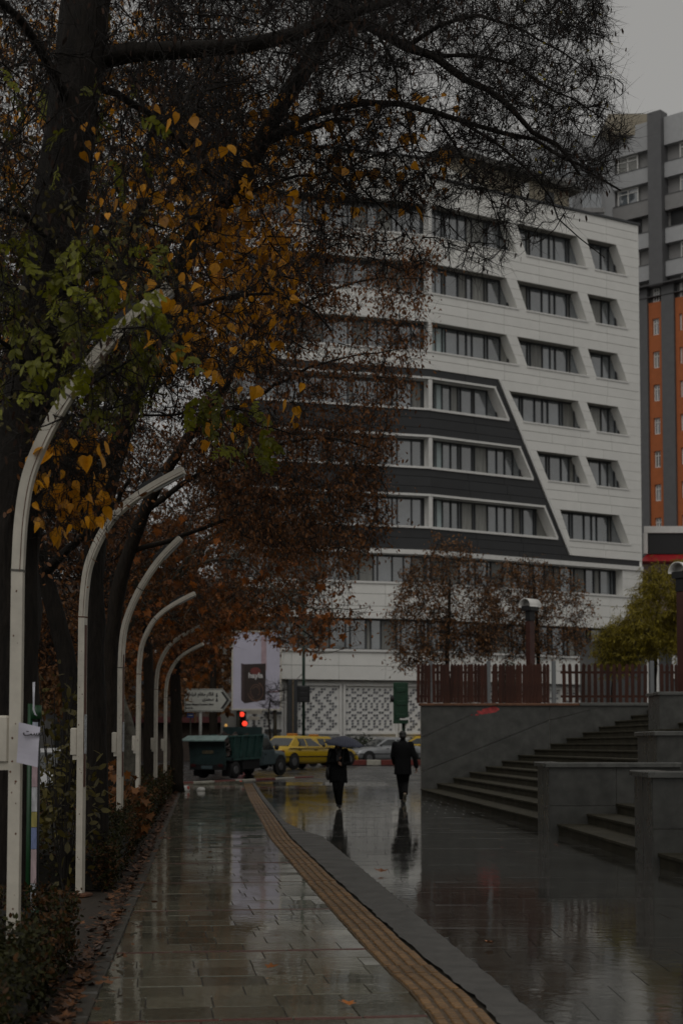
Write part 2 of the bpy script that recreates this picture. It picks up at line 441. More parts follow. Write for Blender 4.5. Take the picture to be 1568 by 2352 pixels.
# zebra-like pale wear on the road beyond: a low central island with painted kerb
isl = tag(link('traffic_island', MB().box(-7, 6, -1.2, 1.2, -.2, -.02).mesh('traffic_island', M_soil), None, (4.4, 83.5, .45 + .25), (0, 0, .03)), kind='structure')
KR2 = MB().bbox(-.5, .5, -.12, .12, -.27, 0, .03).mesh('island_kerb_red', M_kred); KW2 = MB().bbox(-.5, .5, -.12, .12, -.27, 0, .03).mesh('island_kerb_white', M_kwhite)
xk = -6.94
for k, w in enumerate([.76] * 16):
    link('kerb_stone', KR2 if k % 2 == 0 else KW2, isl, (xk + w / 2, -1.3, 0), (0, 0, 0), (w - .02, 1, 1)); xk += w
# hedge bed and the street on its left
bed = strip('planting_bed', lambda y: lerp_tab(LEFT, y) - 2.6, lambda y: lerp_tab(LEFT, y) + .01, 2, 57.5, -.01, M_soil)
stk = MB(); xs0 = lambda y: lerp_tab(LEFT, y) - 2.75
for i in range(30):
    y0, y1 = 2 + i * 1.9, 2 + i * 1.9 + 1.88
    M0 = MB()
    stk.add([(xs0(y0) - .1, y0, -.05), (xs0(y0) + .1, y0, -.05), (xs0(y1) + .1, y1, -.05), (xs0(y1) - .1, y1, -.05),
             (xs0(y0) - .1, y0, .12), (xs0(y0) + .1, y0, .12), (xs0(y1) + .1, y1, .12), (xs0(y1) - .1, y1, .12)],
            [(0, 3, 2, 1), (4, 5, 6, 7), (0, 1, 5, 4), (1, 2, 6, 5), (2, 3, 7, 6), (3, 0, 4, 7)])
tag(stk.top('street_kerb', M_kerb, (0, 0, 0)), kind='structure')

# ------------------------------------------------------------------ stairs, retaining wall, planter walls
RISE, RUN, NST = .167, .48, 15
st = thing('stone_stairs', (3.0, 30, 0), 'broad worn stone stairs climbing from the wet plaza to the fenced terrace', 'stairs')
for k in range(NST):
    b = MB(); q = k * RUN
    yA, yB = 8.0, 46.58 - .0
    def sx(y): return lerp_tab(STEPX, y)
    ys = [8.0, 19.9, 28.1, 46.58]
    x_far = RUN + .06 if k < NST - 1 else 9.0
    n = len(ys); z0, z1 = max(-.06, k * RISE - .05), (k + 1) * RISE
    nose = .025
    for yv in ys:
        a = sx(yv) + q
        b.v += [(a, yv, z0), (a, yv, z1 - .045), (a - nose, yv, z1 - .04), (a - nose, yv, z1 - .004), (a - nose + .012, yv, z1), (a + x_far, yv, z1 - .001), (a + x_far, yv, z0)]
    for i in range(n - 1):
        for j in range(7):
            b.f.append((i * 7 + j, i * 7 + (j + 1) % 7, (i + 1) * 7 + (j + 1) % 7, (i + 1) * 7 + j))
    b.f += [tuple(range(6, -1, -1)), tuple(range((n - 1) * 7, n * 7))]
    b.build('step', M_step, st)

rw = thing('retaining_wall', (6, 46.8, 0), 'grey granite retaining wall with slanting joints and a red paint smear', 'wall')
def WP(s, z, d): return Vector((s, 46.6 - d, z))
MB().box(2.36, 11.5, 46.62, 47.0, -.05, 2.62).build('core', M_joint, rw)
# slabs cut by two slanting joints and one vertical joint (x = 7.08)
def wall_u(zx, zy):                                       # picture point of the 1631/2700 zoom on the wall plane
    p = at((1631 + zx / 1.4255) / 1.7417, (2700 + zy / 1.4255) / 1.7417, 46.6); return (p.x, p.z)
A0, A1 = wall_u(75, 358), wall_u(455, 185); B0, B1, B2 = wall_u(75, 553), wall_u(805, 258), wall_u(1085, 175)
vx = wall_u(805, 200)[0]; g = .012
T = 2.62
def lin(p, q, x): return p[1] + (q[1] - p[1]) * (x - p[0]) / (q[0] - p[0])
xa1 = A0[0] + (T - A0[1]) / ((A1[1] - A0[1]) / (A1[0] - A0[0]))
slabs = [[(2.36, A0[1] + g), (xa1 - g, T), (2.36, T)],
         [(2.36, B0[1] + g), (vx - g, lin(B0, B1, vx) + g), (vx - g, T), (xa1 + g, T), (2.36, A0[1] - g)],
         [(2.36, -.05), (vx - g, -.05), (vx - g, lin(B0, B1, vx) - g), (2.36, B0[1] - g)],
         [(vx + g, -.05), (9.62, -.05), (9.62, T), (B2[0] + .25, T), (vx + g, lin(B1, B2, vx) - g)],
         [(vx + g, lin(B1, B2, vx) + g), (B2[0] + .2, T), (vx + g, T)]]
for p in slabs: MB().prism(p, WP, -.02, .03).build('granite_slab', M_gran, rw)
cop = MB()
for (a, b2) in ((2.3, 4.6), (4.61, 7.05)): MB().bbox(a, b2, 46.50, 47.05, 2.63, 2.70, .015).build('coping', mat('rusty_coping', (.14, .062, .03), .5, .4, 5), rw)
MB().bbox(7.06, 9.75, 46.50, 47.05, 2.63, 2.715, .015).build('coping', M_gran2, rw)
ps = MB(); c0 = wall_u(360, 235); c1 = wall_u(500, 200)
random.seed(3)
for k in range(26):
    t = random.random(); x = c0[0] + (c1[0] - c0[0]) * t; z = c0[1] + .02 + (c1[1] - c0[1] + .02) * t + random.gauss(0, .03); r = random.uniform(.02, .07) * (.5 + t)
    ps.prism([(x + 1.7 * r * math.cos(a), z + .75 * r * math.sin(a)) for a in np.linspace(0, 6.28, 9)[:-1]], WP, .031 + k * .0001, .0325 + k * .0001)
ps.build('paint_smear', mat('red_spray', (.42, .05, .05), .6, .4, 8), rw)
terr = MB()
poly = [(2.38, 46.99), (11.4, 46.99), (40, 47.2), (40, 74), (4.0, 74)]
terr.add([(x, y, 0) for x, y in poly] + [(x, y, 2.56) for x, y in poly], [(4, 3, 2, 1, 0), (5, 6, 7, 8, 9)] + [(i, (i + 1) % 5, 5 + (i + 1) % 5, 5 + i) for i in range(5)])
tag(terr.top('terrace', M_gran, (8, 60, 0)), kind='structure')

def planter(label, x0, x1, y0, y1, z1, splits):
    t = thing('planter_wall', ((x0 + x1) / 2, (y0 + y1) / 2, 0), label, 'wall', 'granite walls between the stairs')
    MB().box(x0 + .03, x1, y0 + .03, y1 - .03, -.04, z1 - .07).build('core', M_joint, t)
    xs = [x0] + splits + [x1]
    h = z1 - .08
    for a, b2 in zip(xs, xs[1:]):
        for (za, zb) in ((-.04, h * .42), (h * .42 + .01, h)):
            MB().box(a + .005, b2 - .005, y0, y0 + .031, za, zb).build('granite_slab', M_gran, t)
    for ya, yb in ((y0 + .0, (y0 + y1) / 2 - .004), ((y0 + y1) / 2 + .004, y1)):
        MB().box(x0 - .002, x0 + .031, ya + .033, yb, -.04, h).build('granite_slab', M_gran2, t)
    MB().bbox(x0 - .06, x1 + .02, y0 - .06, y0 + .26, z1 - .075, z1, .015).build('coping', M_gran2, t)
    MB().bbox(x0 - .06, x0 + .26, y0 + .27, y1 + .04, z1 - .075, z1 - .001, .015).build('coping', M_gran2, t)
    MB().box(x0 + .24, x1 - .02, y0 + .24, y1 - .02, z1 - .3, z1 - .12).build('soil', M_soil, t)
    return t
planter('low granite planter wall with pale coping projecting across the stairs', 3.40, 5.55, 25.8, 27.3, 1.17, [4.5])
planter('granite planter wall with pale coping where the nearer stairs meet the plaza', 3.72, 7.2, 18.85, 20.0, 1.14, [4.35, 5.3])
planter('stepped granite planter block high up the stairs with notched coping', 5.50, 9.2, 27.4, 29.2, 1.70, [6.2, 7.6])
planter('granite planter block topping the stairs beside the terrace post', 7.7, 10.4, 38.0, 39.4, 2.75, [8.8])
# ------------------------------------------------------------------ white office building
O2 = Vector((19.255, 100.0)); RA = math.radians(58.6)
R1 = Vector((math.sin(RA), math.cos(RA))); N1 = Vector((R1.y, -R1.x))
SB = -16.42
BP = O2 + R1 * SB
RB = math.radians(74); R2 = Vector((math.sin(RB), math.cos(RB))); N2 = Vector((R2.y, -R2.x))
def P1(s, z, d): q = O2 + R1 * s + N1 * d; return Vector((q.x, q.y, z))
def P2(s, z, d): q = BP + R2 * s + N2 * d; return Vector((q.x, q.y, z))
LW = -11.2
off = thing('office_building', (8, 100, .45), 'white office block with slanted ribbon windows and a charcoal lower panel', 'building')
random.seed(11)
# dark backing volume (behind the glazing)
bk = MB()
def outline(d):
    a = P2(LW, 0, d); b = P2(0, 0, d); b1 = P1(SB, 0, d); c = P1(0, 0, d)
    m = (b + b1) / 2
    return [(a.x, a.y), (m.x, m.y), (c.x - d * R1.x * .0, c.y)]
o_in = outline(-.95)
back = [(o_in[2][0] - 16, o_in[2][1] + 22), (o_in[0][0] - 3, o_in[0][1] + 22)]
ring = o_in + back
n = len(ring)
bk.add([(x, y, .3) for x, y in ring] + [(x, y, 35.0) for x, y in ring], [tuple(range(n - 1, -1, -1)), tuple(range(n, 2 * n))] + [(i, (i + 1) % n, n + (i + 1) % n, n + i) for i in range(n)])
bk.build('core', M_joint, off)
# right return wall
rt = MB(); a = P1(0, 0, -.02); q = P1(0, 0, -20)
rt.add([(a.x, a.y, .3), (q.x, q.y, .3), (q.x, q.y, 35.1), (a.x, a.y, 35.1), (a.x - .3, a.y - .1, .3), (q.x - .3, q.y, .3), (q.x - .3, q.y, 35.1), (a.x - .3, a.y - .1, 35.1)],
       [(0, 1, 2, 3), (4, 7, 6, 5), (0, 3, 7, 4), (1, 5, 6, 2), (3, 2, 6, 7), (0, 4, 5, 1)])
rt.build('side_wall', M_clad, off)

def edge(z): return -11.41 + (23.65 - z) * (5.45 / 10.41)     # slanted border of the charcoal panel
def dk_pier(sl, sr, z0, z1, fn=None):
    pass
TOPR = 35.17
SILL = [31.72, 28.26, 24.76, 21.30, 17.82, 14.28]; HEAD = [33.60, 30.03, 26.50, 23.05, 19.57, 16.07]
def shear(z, zs): return (zs - z)
def panel(poly, fn, dark=False, d1=0.0, name='cladding_panel'):
    MB().prism(poly, fn, d1 - .12, d1).build(name, M_dclad if dark else M_clad, off)
G = .014
def courses(z0, z1, s0f, s1f, fn, plen, dark=False, nc=3, d1=0.0, backing=True, cap0=None):
    """a spandrel band of courses of panels between slanted ends s0f(z), s1f(z)"""
    if backing:
        MB().prism([(s0f(z0), z0 + .01), (s1f(z0) - .01, z0 + .01), (s1f(z1) - .01, z1 - .01), (s0f(z1), z1 - .01)], fn, -.93, d1 - .05).build('band_core', M_joint if not dark else M_black, off)
    h = (z1 - z0) / nc
    for c in range(nc):
        a, b2 = z0 + c * h + (G if c else 0), z0 + (c + 1) * h - (G if c < nc - 1 else 0)
        sA = (s0f(a) + s0f(b2)) / 2; sB = (s1f(a) + s1f(b2)) / 2
        npan = max(1, round((sB - sA) / plen)); st = (sB - sA) / npan
        for k in range(npan):
            l0 = s0f(a) if k == 0 else sA + k * st + G * .6; l1 = s0f(b2) if k == 0 else sA + k * st + G * .6
            r0 = s1f(a) if k == npan - 1 else sA + (k + 1) * st - G * .6; r1 = s1f(b2) if k == npan - 1 else sA + (k + 1) * st - G * .6
            panel([(l0, a), (r0, a), (r1, b2), (l1, b2)], fn, dark, d1)
    # soffit / sill slabs close the band over and under the recessed glazing
def slab(z0, z1, s0, s1, fn, m, name, d0=-.93, d1=.05):
    MB().prism([(s0, z0), (s1, z0), (s1, z1), (s0, z1)], fn, d0, d1).build(name, m, off)

WT = .78                                                       # depth of the window reveals
def pier(tl, tr, br, bl, fn, dark=False):
    """slanted pier between windows, three courses, full depth"""
    ht, hb = tl[1], bl[1]
    MB().prism([(bl[0] + .02, hb), (br[0] - .02, hb), (tr[0] - .02, ht), (tl[0] + .02, ht)], fn, -.93, -.03).build('pier_core', M_clad if not dark else M_dclad, off)
    for c in range(3):
        t0, t1 = c / 3 , (c + 1) / 3
        f = lambda p, q, t: (p[0] + (q[0] - p[0]) * t, p[1] + (q[1] - p[1]) * t)
        e = .006
        panel([f(bl, tl, t0 + e), f(br, tr, t0 + e), f(br, tr, t1 - e), f(bl, tl, t1 - e)], fn, dark)
def window(tl, tr, br, bl, fn, spacing, pale=(), curtains=.12, d=-.72):
    """recessed ribbon window: dark frame with mullions, one glass pane between each pair"""
    fr = MB(); zt, zb = tl[1], bl[1]
    s0, s1 = min(tl[0], bl[0]), max(tr[0], br[0])
    fr.prism([(s0, zb), (s1, zb), (s1, zb + .07), (s0, zb + .07)], fn, d - .08, d + .05)
    fr.prism([(s0, zt - .07), (s1, zt - .07), (s1, zt), (s0, zt)], fn, d - .08, d + .05)
    xs = [s0]
    k = 0
    while xs[-1] < s1 - .3:
        xs.append(xs[-1] + spacing[k % len(spacing)]); k += 1
    if xs[-1] < s1: xs.append(s1)
    for x in xs: fr.prism([(x - .03, zb + .071), (x + .03, zb + .071), (x + .03, zt - .071), (x - .03, zt - .071)], fn, d - .07, d + .045)
    w = fr.build('window', M_frame, off)
    for i in range(len(xs) - 1):
        a, b2 = xs[i] + .04, min(xs[i + 1], s1) - .04
        if b2 - a < .08: continue
        m = M_glass
        mid = (a + b2) / 2
        if any(p0 <= mid <= p1 for p0, p1 in pale): m = M_glass_pale
        elif random.random() < curtains: m = M_curtain
        MB().prism([(a, zb + .06), (b2, zb + .06), (b2, zt - .08), (a, zt - .08)], fn, d - .06, d - .045 + random.uniform(-.004, .004)).build('pane', m, w)
    return w
SP1 = (.42, .95, .22, .95, .62)
const = lambda c: (lambda z: c)
# upper spandrels, right-hand wing
bands = [(HEAD[0], TOPR), (HEAD[1], SILL[0]), (HEAD[2], SILL[1])]
for z0, z1 in bands: courses(z0, z1, const(SB), const(0), P1, 2.75)
# between rows 3 and 4 the charcoal panel begins at z 23.65
courses(23.66, SILL[2], const(SB), const(0), P1, 2.75, nc=2)
courses(HEAD[3], 23.64, lambda z: edge(z) + .02, const(0), P1, 2.75, nc=1)
courses(HEAD[3], 23.64, const(SB), edge, P1, 3.2, True, nc=1, d1=-.06)
for i in (3, 4):
    courses(HEAD[i + 1], SILL[i], lambda z: edge(z) + .02, const(0), P1, 2.75)
    courses(HEAD[i + 1], SILL[i], const(SB), edge, P1, 3.2, True, d1=-.06)
courses(13.26, SILL[5], lambda z: edge(z) + .02, const(0), P1, 2.75, nc=2)
courses(13.26, SILL[5], const(SB), edge, P1, 3.2, True, nc=2, d1=-.06)
courses(12.88, 13.24, const(SB), const(0), P1, 3.2, True, nc=1, d1=-.06)
# windows rows 1..3
for i in range(3):
    zt, zb = HEAD[i], SILL[i]
    w1 = ((SB, zt), (-10.77, zt), (-9.9, zb), (SB, zb)); w2 = ((-9.96, zt), (-5.12, zt), (-4.37, zb), (-9.18, zb)); w3 = ((-4.35, zt), (-1.9, zt), (-1.05, zb), (-3.65, zb))
    window(*w1, P1, SP1, pale=((-16.2, -14.9),) if i == 2 else ()); window(*w2, P1, SP1); window(*w3, P1, (.55, .3, .95, .62))
    pier(w1[1], w2[0], w2[3], w1[2], P1); pier(w2[1], w3[0], w3[3], w2[2], P1); pier(w3[1], (0, zt), (0, zb), w3[2], P1)
    for w in (w1, w2, w3):
        slab(zb - .10, zb - .001, w[3][0] - .05, w[2][0] + .08, P1, M_white, 'sill')
# row 4 and 5
i = 3; zt, zb = HEAD[3], SILL[3]
def dwin(tr, br, zt, zb, pale):
    window((SB, zt), (tr, zt), (br, zb), (SB, zb), P1, (.72, .62, .62, .55, .2, .85, .16, .95), pale=pale, curtains=.3)
    # white surround
    slab(zb - .14, zb, SB, br + .12, P1, M_white, 'sill', -.93, .06); slab(zt, zt + .13, SB, tr + .1, P1, M_white, 'window_head', -.93, .06)
    MB().prism([(br - .02, zb), (br + .14, zb), (tr + .12, zt), (tr - .02, zt)], P1, -.93, .06).build('jamb', M_white, off)
    e0, e1 = edge(zb), edge(zt)
    MB().prism([(br + .145, zb), (e0, zb), (e1, zt), (tr + .125, zt)], P1, -.93, -.06).build('dark_pier', M_dclad, off)
PALE = ((-16.4, -15.0),)
dwin(-11.72, -10.75, zt, zb, PALE); dwin(-9.85, -8.92, HEAD[4], SILL[4], PALE); dwin(-7.97, -7.03, HEAD[5], SILL[5], PALE)
c2 = ((-10.6, zt), (-5.17, zt), (-4.38, zb), (-9.5, zb)); c3 = ((-4.48, zt), (-1.9, zt), (-1.06, zb), (-3.65, zb))
window(*c2, P1, SP1); window(*c3, P1, (.55, .3, .95, .62))
pier((edge(zt) + .02, zt), c2[0], c2[3], (edge(zb) + .02, zb), P1); pier(c2[1], c3[0], c3[3], c2[2], P1); pier(c3[1], (0, zt), (0, zb), c3[2], P1)
for w in (c2, c3): slab(zb - .10, zb - .001, w[3][0] - .05, w[2][0] + .08, P1, M_white, 'sill')
zt, zb = HEAD[4], SILL[4]
c2 = ((-8.53, zt), (-5.2, zt), (-4.37, zb), (-7.6, zb)); c3 = ((-4.6, zt), (-1.95, zt), (-1.08, zb), (-3.7, zb))
window(*c2, P1, SP1); window(*c3, P1, (.55, .3, .95, .62))
pier((edge(zt) + .02, zt), c2[0], c2[3], (edge(zb) + .02, zb), P1); pier(c2[1], c3[0], c3[3], c2[2], P1); pier(c3[1], (0, zt), (0, zb), c3[2], P1)
for w in (c2, c3): slab(zb - .10, zb - .001, w[3][0] - .05, w[2][0] + .08, P1, M_white, 'sill')
zt, zb = HEAD[5], SILL[5]
c2 = ((-6.72, zt), (-1.91, zt), (-1.03, zb), (-5.94, zb))
window(*c2, P1, SP1, curtains=.3)
pier((edge(zt) + .02, zt), c2[0], c2[3], (edge(zb) + .02, zb), P1); pier(c2[1], (0, zt), (0, zb), c2[2], P1)
slab(zb - .10, zb - .001, c2[3][0] - .05, c2[2][0] + .08, P1, M_white, 'sill')
# proud edge trim of the slanted white fin
MB().prism([(edge(23.65) + .02, 23.65), (edge(23.65) + .2, 23.65), (edge(13.26) + .2, 13.26), (edge(13.26) + .02, 13.26)], P1, -.1, .035).build('fin_trim', M_white, off)
# lower storeys
for fn, s0, s1 in ((P1, SB, 0), (P2, LW, 0)):
    slab(12.60, 12.87, s0, s1, fn, M_white, 'ledge', -.93, .12)
    window((s0, 12.59), (s1 - (1.65 if s1 == 0 and fn is P1 else 0), 12.59), (s1 - (1.65 if fn is P1 else 0), 10.95), (s0, 10.95), fn, (.5, .9, .25, .9, .7), curtains=.45)
    courses(8.80, 10.93, const(s0), const(s1), fn, 2.75)
    slab(10.83, 10.95, s0, s1, fn, M_white, 'sill', -.93, .08)
    window((s0, 8.79), (s1, 8.79), (s1, 6.98), (s0, 6.98), fn, (.28, .95, .3, .62, .95), curtains=.35)
    slab(6.84, 6.97, s0, s1, fn, M_white, 'sill', -.93, .12)
    courses(5.22, 6.83, const(s0), const(s1), fn, 2.9, nc=2)
    MB().prism([(s0, .45), (s1, .45), (s1, 5.2), (s0, 5.2)], fn, -.93, -.5).build('ground_floor_wall', M_white, off)
pier((-1.65, 12.59), (0, 12.59), (0, 10.96), (-1.65, 10.96), P1)
# left-hand wing, frontal: ribbon windows between the bands
for z0, z1 in bands[1:]: courses(z0, z1, const(LW), const(0), P2, 2.8)
courses(HEAD[0], 36.3, const(LW), const(0), P2, 2.8, nc=4)
courses(23.66, SILL[2], const(LW), const(0), P2, 2.8, nc=2); courses(HEAD[3], 23.64, const(LW), const(0), P2, 3.2, True, nc=1, d1=-.06)
for i in (3, 4): courses(HEAD[i + 1], SILL[i], const(LW), const(0), P2, 3.2, True, d1=-.06)
courses(12.88, SILL[5], const(LW), const(0), P2, 3.2, True, nc=2, d1=-.06)
for i in range(6):
    window((LW, HEAD[i]), (0, HEAD[i]), (0, SILL[i]), (LW, SILL[i]), P2, (.9, .3, .9, .62), curtains=.3)
    slab(SILL[i] - .12, SILL[i] - .001, LW, -.001, P2, M_white, 'sill', -.93, .06)
    if i >= 3: slab(HEAD[i], HEAD[i] + .13, LW, -.001, P2, M_white, 'window_head', -.93, .06)
    for fn, s in ((P2, -.12), (P1, SB)):
        MB().prism([(s, SILL[i]), (s + .12, SILL[i]), (s + .12, HEAD[i]), (s, HEAD[i])], fn, -.9, .03).build('corner_post', M_white, off)
slab(35.18, 35.32, SB, .1, P1, M_frame, 'parapet_cap', -.4, .1); slab(36.31, 36.43, LW, 0, P2, M_frame, 'parapet_cap', -.4, .1)
MB().prism([(SB, 35.33), (SB + 4.4, 35.33), (SB, 36.4)], P1, -.3, -.02).build('parapet_wing', M_clad, off)
# roof house
ph = MB(); ph.prism([(-13.2, 35.1), (-3.6, 35.1), (-3.6, 37.5), (-13.2, 38.1)], P1, -9, -2.6); ph.build('roof_house', M_beige, off)
MB().prism([(-13.7, 38.1), (-3.0, 37.45), (-3.0, 37.8), (-13.7, 38.5)], P1, -9.5, -2.0).build('roof_slab', mat('roof_slab', (.10, .095, .085), .7, .15, 2), off)
for (a, b2) in ((-11.9, -11.1), (-5.6, -4.9)): MB().prism([(a, 35.2), (b2, 35.2), (b2, 37.2), (a, 37.2)], P1, -2.62, -2.5).build('roof_house_window', M_frame, off)
MB().prism([(-7.6, 35.2), (-7.0, 35.2), (-7.0, 37.4), (-7.6, 37.4)], P1, -2.62, -2.45).build('roof_house_pillar', M_white, off)
rv = thing('roof_vent', P1(-8.6, 37.9, -4), 'small white vent stack on the office block roof', 'vent')
for k in range(3): MB().tube([P1(-8.9 + k * .35, 37.6, -4), P1(-8.9 + k * .35, 39.2 - .2 * k, -4)], .12, 8).build('pipe', M_white, rv)
# patterned lattice screens on the ground floor
def lattice(fn, s0, s1, z0, z1, pat):
    fr = MB()
    for a, b2, c, d2 in ((s0, s1, z0, z0 + .12), (s0, s1, z1 - .12, z1), (s0, s0 + .14, z0 + .121, z1 - .121), (s1 - .14, s1, z0 + .121, z1 - .121), (s0 + .141, s1 - .141, (z0 + z1) * .38, (z0 + z1) * .38 + .12)):
        fr.prism([(a, c), (b2, c), (b2, d2), (a, d2)], fn, -.5, -.36)
    ob = fr.build('lattice_screen', M_white, off)
    k = MB(); sz = .165
    ni = int((s1 - s0 - .34) / sz); nj = int((z1 - z0 - .3) / sz)
    for i in range(ni):
        for j in range(nj):
            if pat == 0: on = (i + j * 2) % 4 < 2 if (j // 3) % 2 else (i * 2 + j) % 4 < 2
            else: on = ((i + (j % 6 if j % 6 < 3 else 6 - j % 6)) % 4) < 2
            if not on: continue
            a = s0 + .17 + i * sz; b2 = z0 + .15 + j * sz
            if abs(b2 + .08 - (z0 + z1) * .38 - .06) < .14: continue
            k.prism([(a + .02, b2 + .02), (a + sz * .75, b2 + .02), (a + sz - .01, b2 + sz * .75), (a + sz * .3, b2 + sz * .75)], fn, -.499, -.455)
    k.build('pattern_tile', mat('lattice_grey', (.13, .135, .15), .6, .2, 3, island=.35), ob, kind='stuff')
x = LW + .1; kk = 0
for w in (2.3, 3.4, 3.3, 1.9): lattice(P2, x, x + w, .5, 5.0, kk % 2); x += w + .08; kk += 1
x = SB + .3
for w in (3.2, 3.2, 3.2, 3.2): lattice(P1, x, x + w, .5, 5.0, kk % 2); x += w + .08; kk += 1
MB().prism([(-8.6, .45), (-8.05, .45), (-8.05, 5.2), (-8.6, 5.2)], P2, -.34, .0).build('dark_column', M_frame, off)
MB().prism([(-8.36, .46), (-8.28, .46), (-8.28, 5.19), (-8.36, 5.19)], P2, .002, .04).build('column_strip', mat('bronze_strip', (.18, .13, .08), .4), off)
for z in (2.2, 3.2): MB().prism([(-9.9, z), (-8.95, z), (-8.95, z + .16), (-9.9, z + .16)], P2, -.3, -.1).build('dark_bar', M_frame, off)
for s in (-9.75, -9.35): MB().tube([P2(s, 3.0, .12), P2(s, 7.2, .12)], .06, 6).build('pipe', M_wpaint, off)

# ------------------------------------------------------------------ tower block behind
TO = at(1414, 900, 160.0); TA = math.atan(1.177)
TR_ = Vector((math.sin(TA), -math.cos(TA))); TN = Vector((-math.cos(TA), -math.sin(TA)))
def PT(s, z, d): return Vector((TO.x + TR_.x * s + TN.x * d, TO.y + TR_.y * s + TN.y * d, z))
def tsz(zx, zy):                                  # zoom (2200,400)x2.352 -> plane coordinates
    d = ray((2200 + zx / 2.352) / 1.7417, (400 + zy / 2.352) / 1.7417)
    t = (TO.x * TN.x + TO.y * TN.y) / (d.x * TN.x + d.y * TN.y)
    p = d * t; return ((p.x - TO.x) * TR_.x + (p.y - TO.y) * TR_.y, p.z + CZ)
tw = thing('apartment_tower', (TO.x + 10, TO.y, .4), 'tall grey apartment tower with an orange lower facade behind the office block', 'building')
zt1 = tsz(1000, 190)[1]
tsp = [tsz(x, 900)[0] for x in (620, 950, 1085, 1215, 1300, 1450, 1560, 1700)]
# body
bd = MB(); a, b2 = PT(-.2, 0, -.5), PT(26, 0, -.5); c3_, d3_ = PT(26, 0, -25), PT(-.2, 0, -25)
bd.add([(p.x, p.y, z) for z in (.3, zt1 - .3) for p in (a, b2, c3_, d3_)], [(3, 2, 1, 0), (4, 5, 6, 7), (0, 1, 5, 4), (1, 2, 6, 5), (2, 3, 7, 6), (3, 0, 4, 7)])
bd.build('core', M_tmid, tw)
pitch = (tsz(1150, 480)[1] - tsz(1150, 790)[1]); zw = tsz(1150, 490)[1]
zor = tsz(950, 1725)[1]                          # lower edge of the grey upper part
def tquad(s0, s1, z0, z1, m, name, d0=-.5, d1=0.): return MB().prism([(s0, z0), (s1, z0), (s1, z1), (s0, z1)], PT, d0, d1).build(name, m, tw)
def twin(s0, s1, z0, z1, d=-.3, par=None):
    f = MB(); e = .11
    for (a, b2, c, d2) in ((s0, s1, z0, z0 + e), (s0, s1, z1 - e, z1), (s0, s0 + e, z0 + e, z1 - e), (s1 - e, s1, z0 + e, z1 - e), ((s0 + s1) / 2 - .05, (s0 + s1) / 2 + .05, z0 + e, z1 - e), (s0 + e, s1 - e, z0 + (z1 - z0) * .7, z0 + (z1 - z0) * .7 + .08)):
        f.prism([(a, c), (b2, c), (b2, d2), (a, d2)], PT, d, d + .14)
    w = f.build('window', M_white, tw)
    MB().prism([(s0 + .05, z0 + .05), (s1 - .05, z0 + .05), (s1 - .05, z1 - .05), (s0 + .05, z1 - .05)], PT, d - .02, d + .06).build('pane', random.choice([M_glass, M_glass, M_curtain]), w)
nf = int((zw + 4 - zor) / pitch) + 1
pils = [(tsp[1] + .1, tsp[2]), (tsp[4] + 1.2, tsp[4] + 3.2)]
for (a, b2) in pils: tquad(a, b2, zor - .6, zt1 + (.6 if a < 8 else .9), M_tdark, 'pilaster', -.5, .9)
for f in range(5):
    zc = zw - f * pitch
    for (a, b2) in ((.05, pils[0][0] - .03), (pils[0][1] + .03, pils[1][0] - .03), (pils[1][1] + .03, 25)):
        m = (M_tgrey, M_tmid, M_tgrey, M_tgrey, M_tgrey)[f]
        if f == 0: tquad(a, b2, zc + .85, zt1 - .02, M_tgrey, 'facade_panel', -.5, .3)
        if zc - pitch + .9 > zor - .4:
            tquad(a, b2, zc - pitch + .87, zc - .95, m, 'facade_panel', -.5, .3)
        x = a + .3
        while x < b2 - 1.4:
            last = x + 3.2 > b2 - .3
            if f != 2: 
                twin(max(x, b2 - 2.2) if last else x, max(x, b2 - 2.2) + 1.9 if last else x + 2.4, zc - .93, zc + .83, -.3)
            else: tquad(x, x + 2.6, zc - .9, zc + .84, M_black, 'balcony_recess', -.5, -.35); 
            x += 3.3
    tquad(.05, 25, zc - .95, zc - .9, M_tdark, 'string_course', -.5, .36)
tquad(.0, 25, zor - .5, zor - .42, M_tdark, 'soffit', -.5, 1.0)
# orange lower facade
o0, o1 = tsz(920, 1900)[0], tsz(1050, 1900)[0]; o2, o3 = tsz(1170, 1900)[0], tsz(1225, 1900)[0]
zob = TO.z * 0 + tsz(990, 1725 + 2470)[1]
cols = [(-.1, o0, M_tdark, 0), (o0, o1, M_orange, 1), (o1, o2, M_tdark, 0), (o2, o3 + .5, M_orange, 1), (o3 + .5, o3 + 4, M_tmid, 0), (o3 + 4, 25, M_orange, 1)]
for (a, b2, m, win) in cols:
    if not win: tquad(a, b2 - .02, zob, zor - .52, m, 'facade_panel', -.5, .25 if m is M_tdark else .1)
zc = tsz(980, 1825)[1]
while zc > zob + .5:
    for (a, b2, m, win) in cols:
        if win:
            tquad(a + .02, b2 - .02, max(zob, zc - pitch + .85), zc - .85, m, 'facade_panel', -.5, 0)
            if zc + .85 < zor - .55: tquad(a + .02, min(a + .45, b2), zc - .84, zc + .84, m, 'facade_panel', -.5, 0); tquad(b2 - .4, b2 - .03, zc - .84, zc + .84, m, 'facade_panel', -.5, 0)
            twin(a + .45, b2 - .42, zc - .84, min(zc + .84, zor - .55), -.35)
    zc -= pitch
k = 0; zc = zob - .1
while zc > 8:
    for (a, b2) in ((-.1, o1 - .9), (o2 - .6, 25)):
        tquad(a, b2, zc - 1.5, zc, M_tgrey, 'balcony_front', -.5, 1.1); 
        x = a + .3
        while x < b2 - 2: twin(x, x + 1.9, zc - 3.0, zc - 1.52, -.2); x += 2.6
    tquad(o1 - .85, o2 - .65, zc - pitch, zc, M_tdark, 'pilaster', -.5, 1.3)
    zc -= pitch
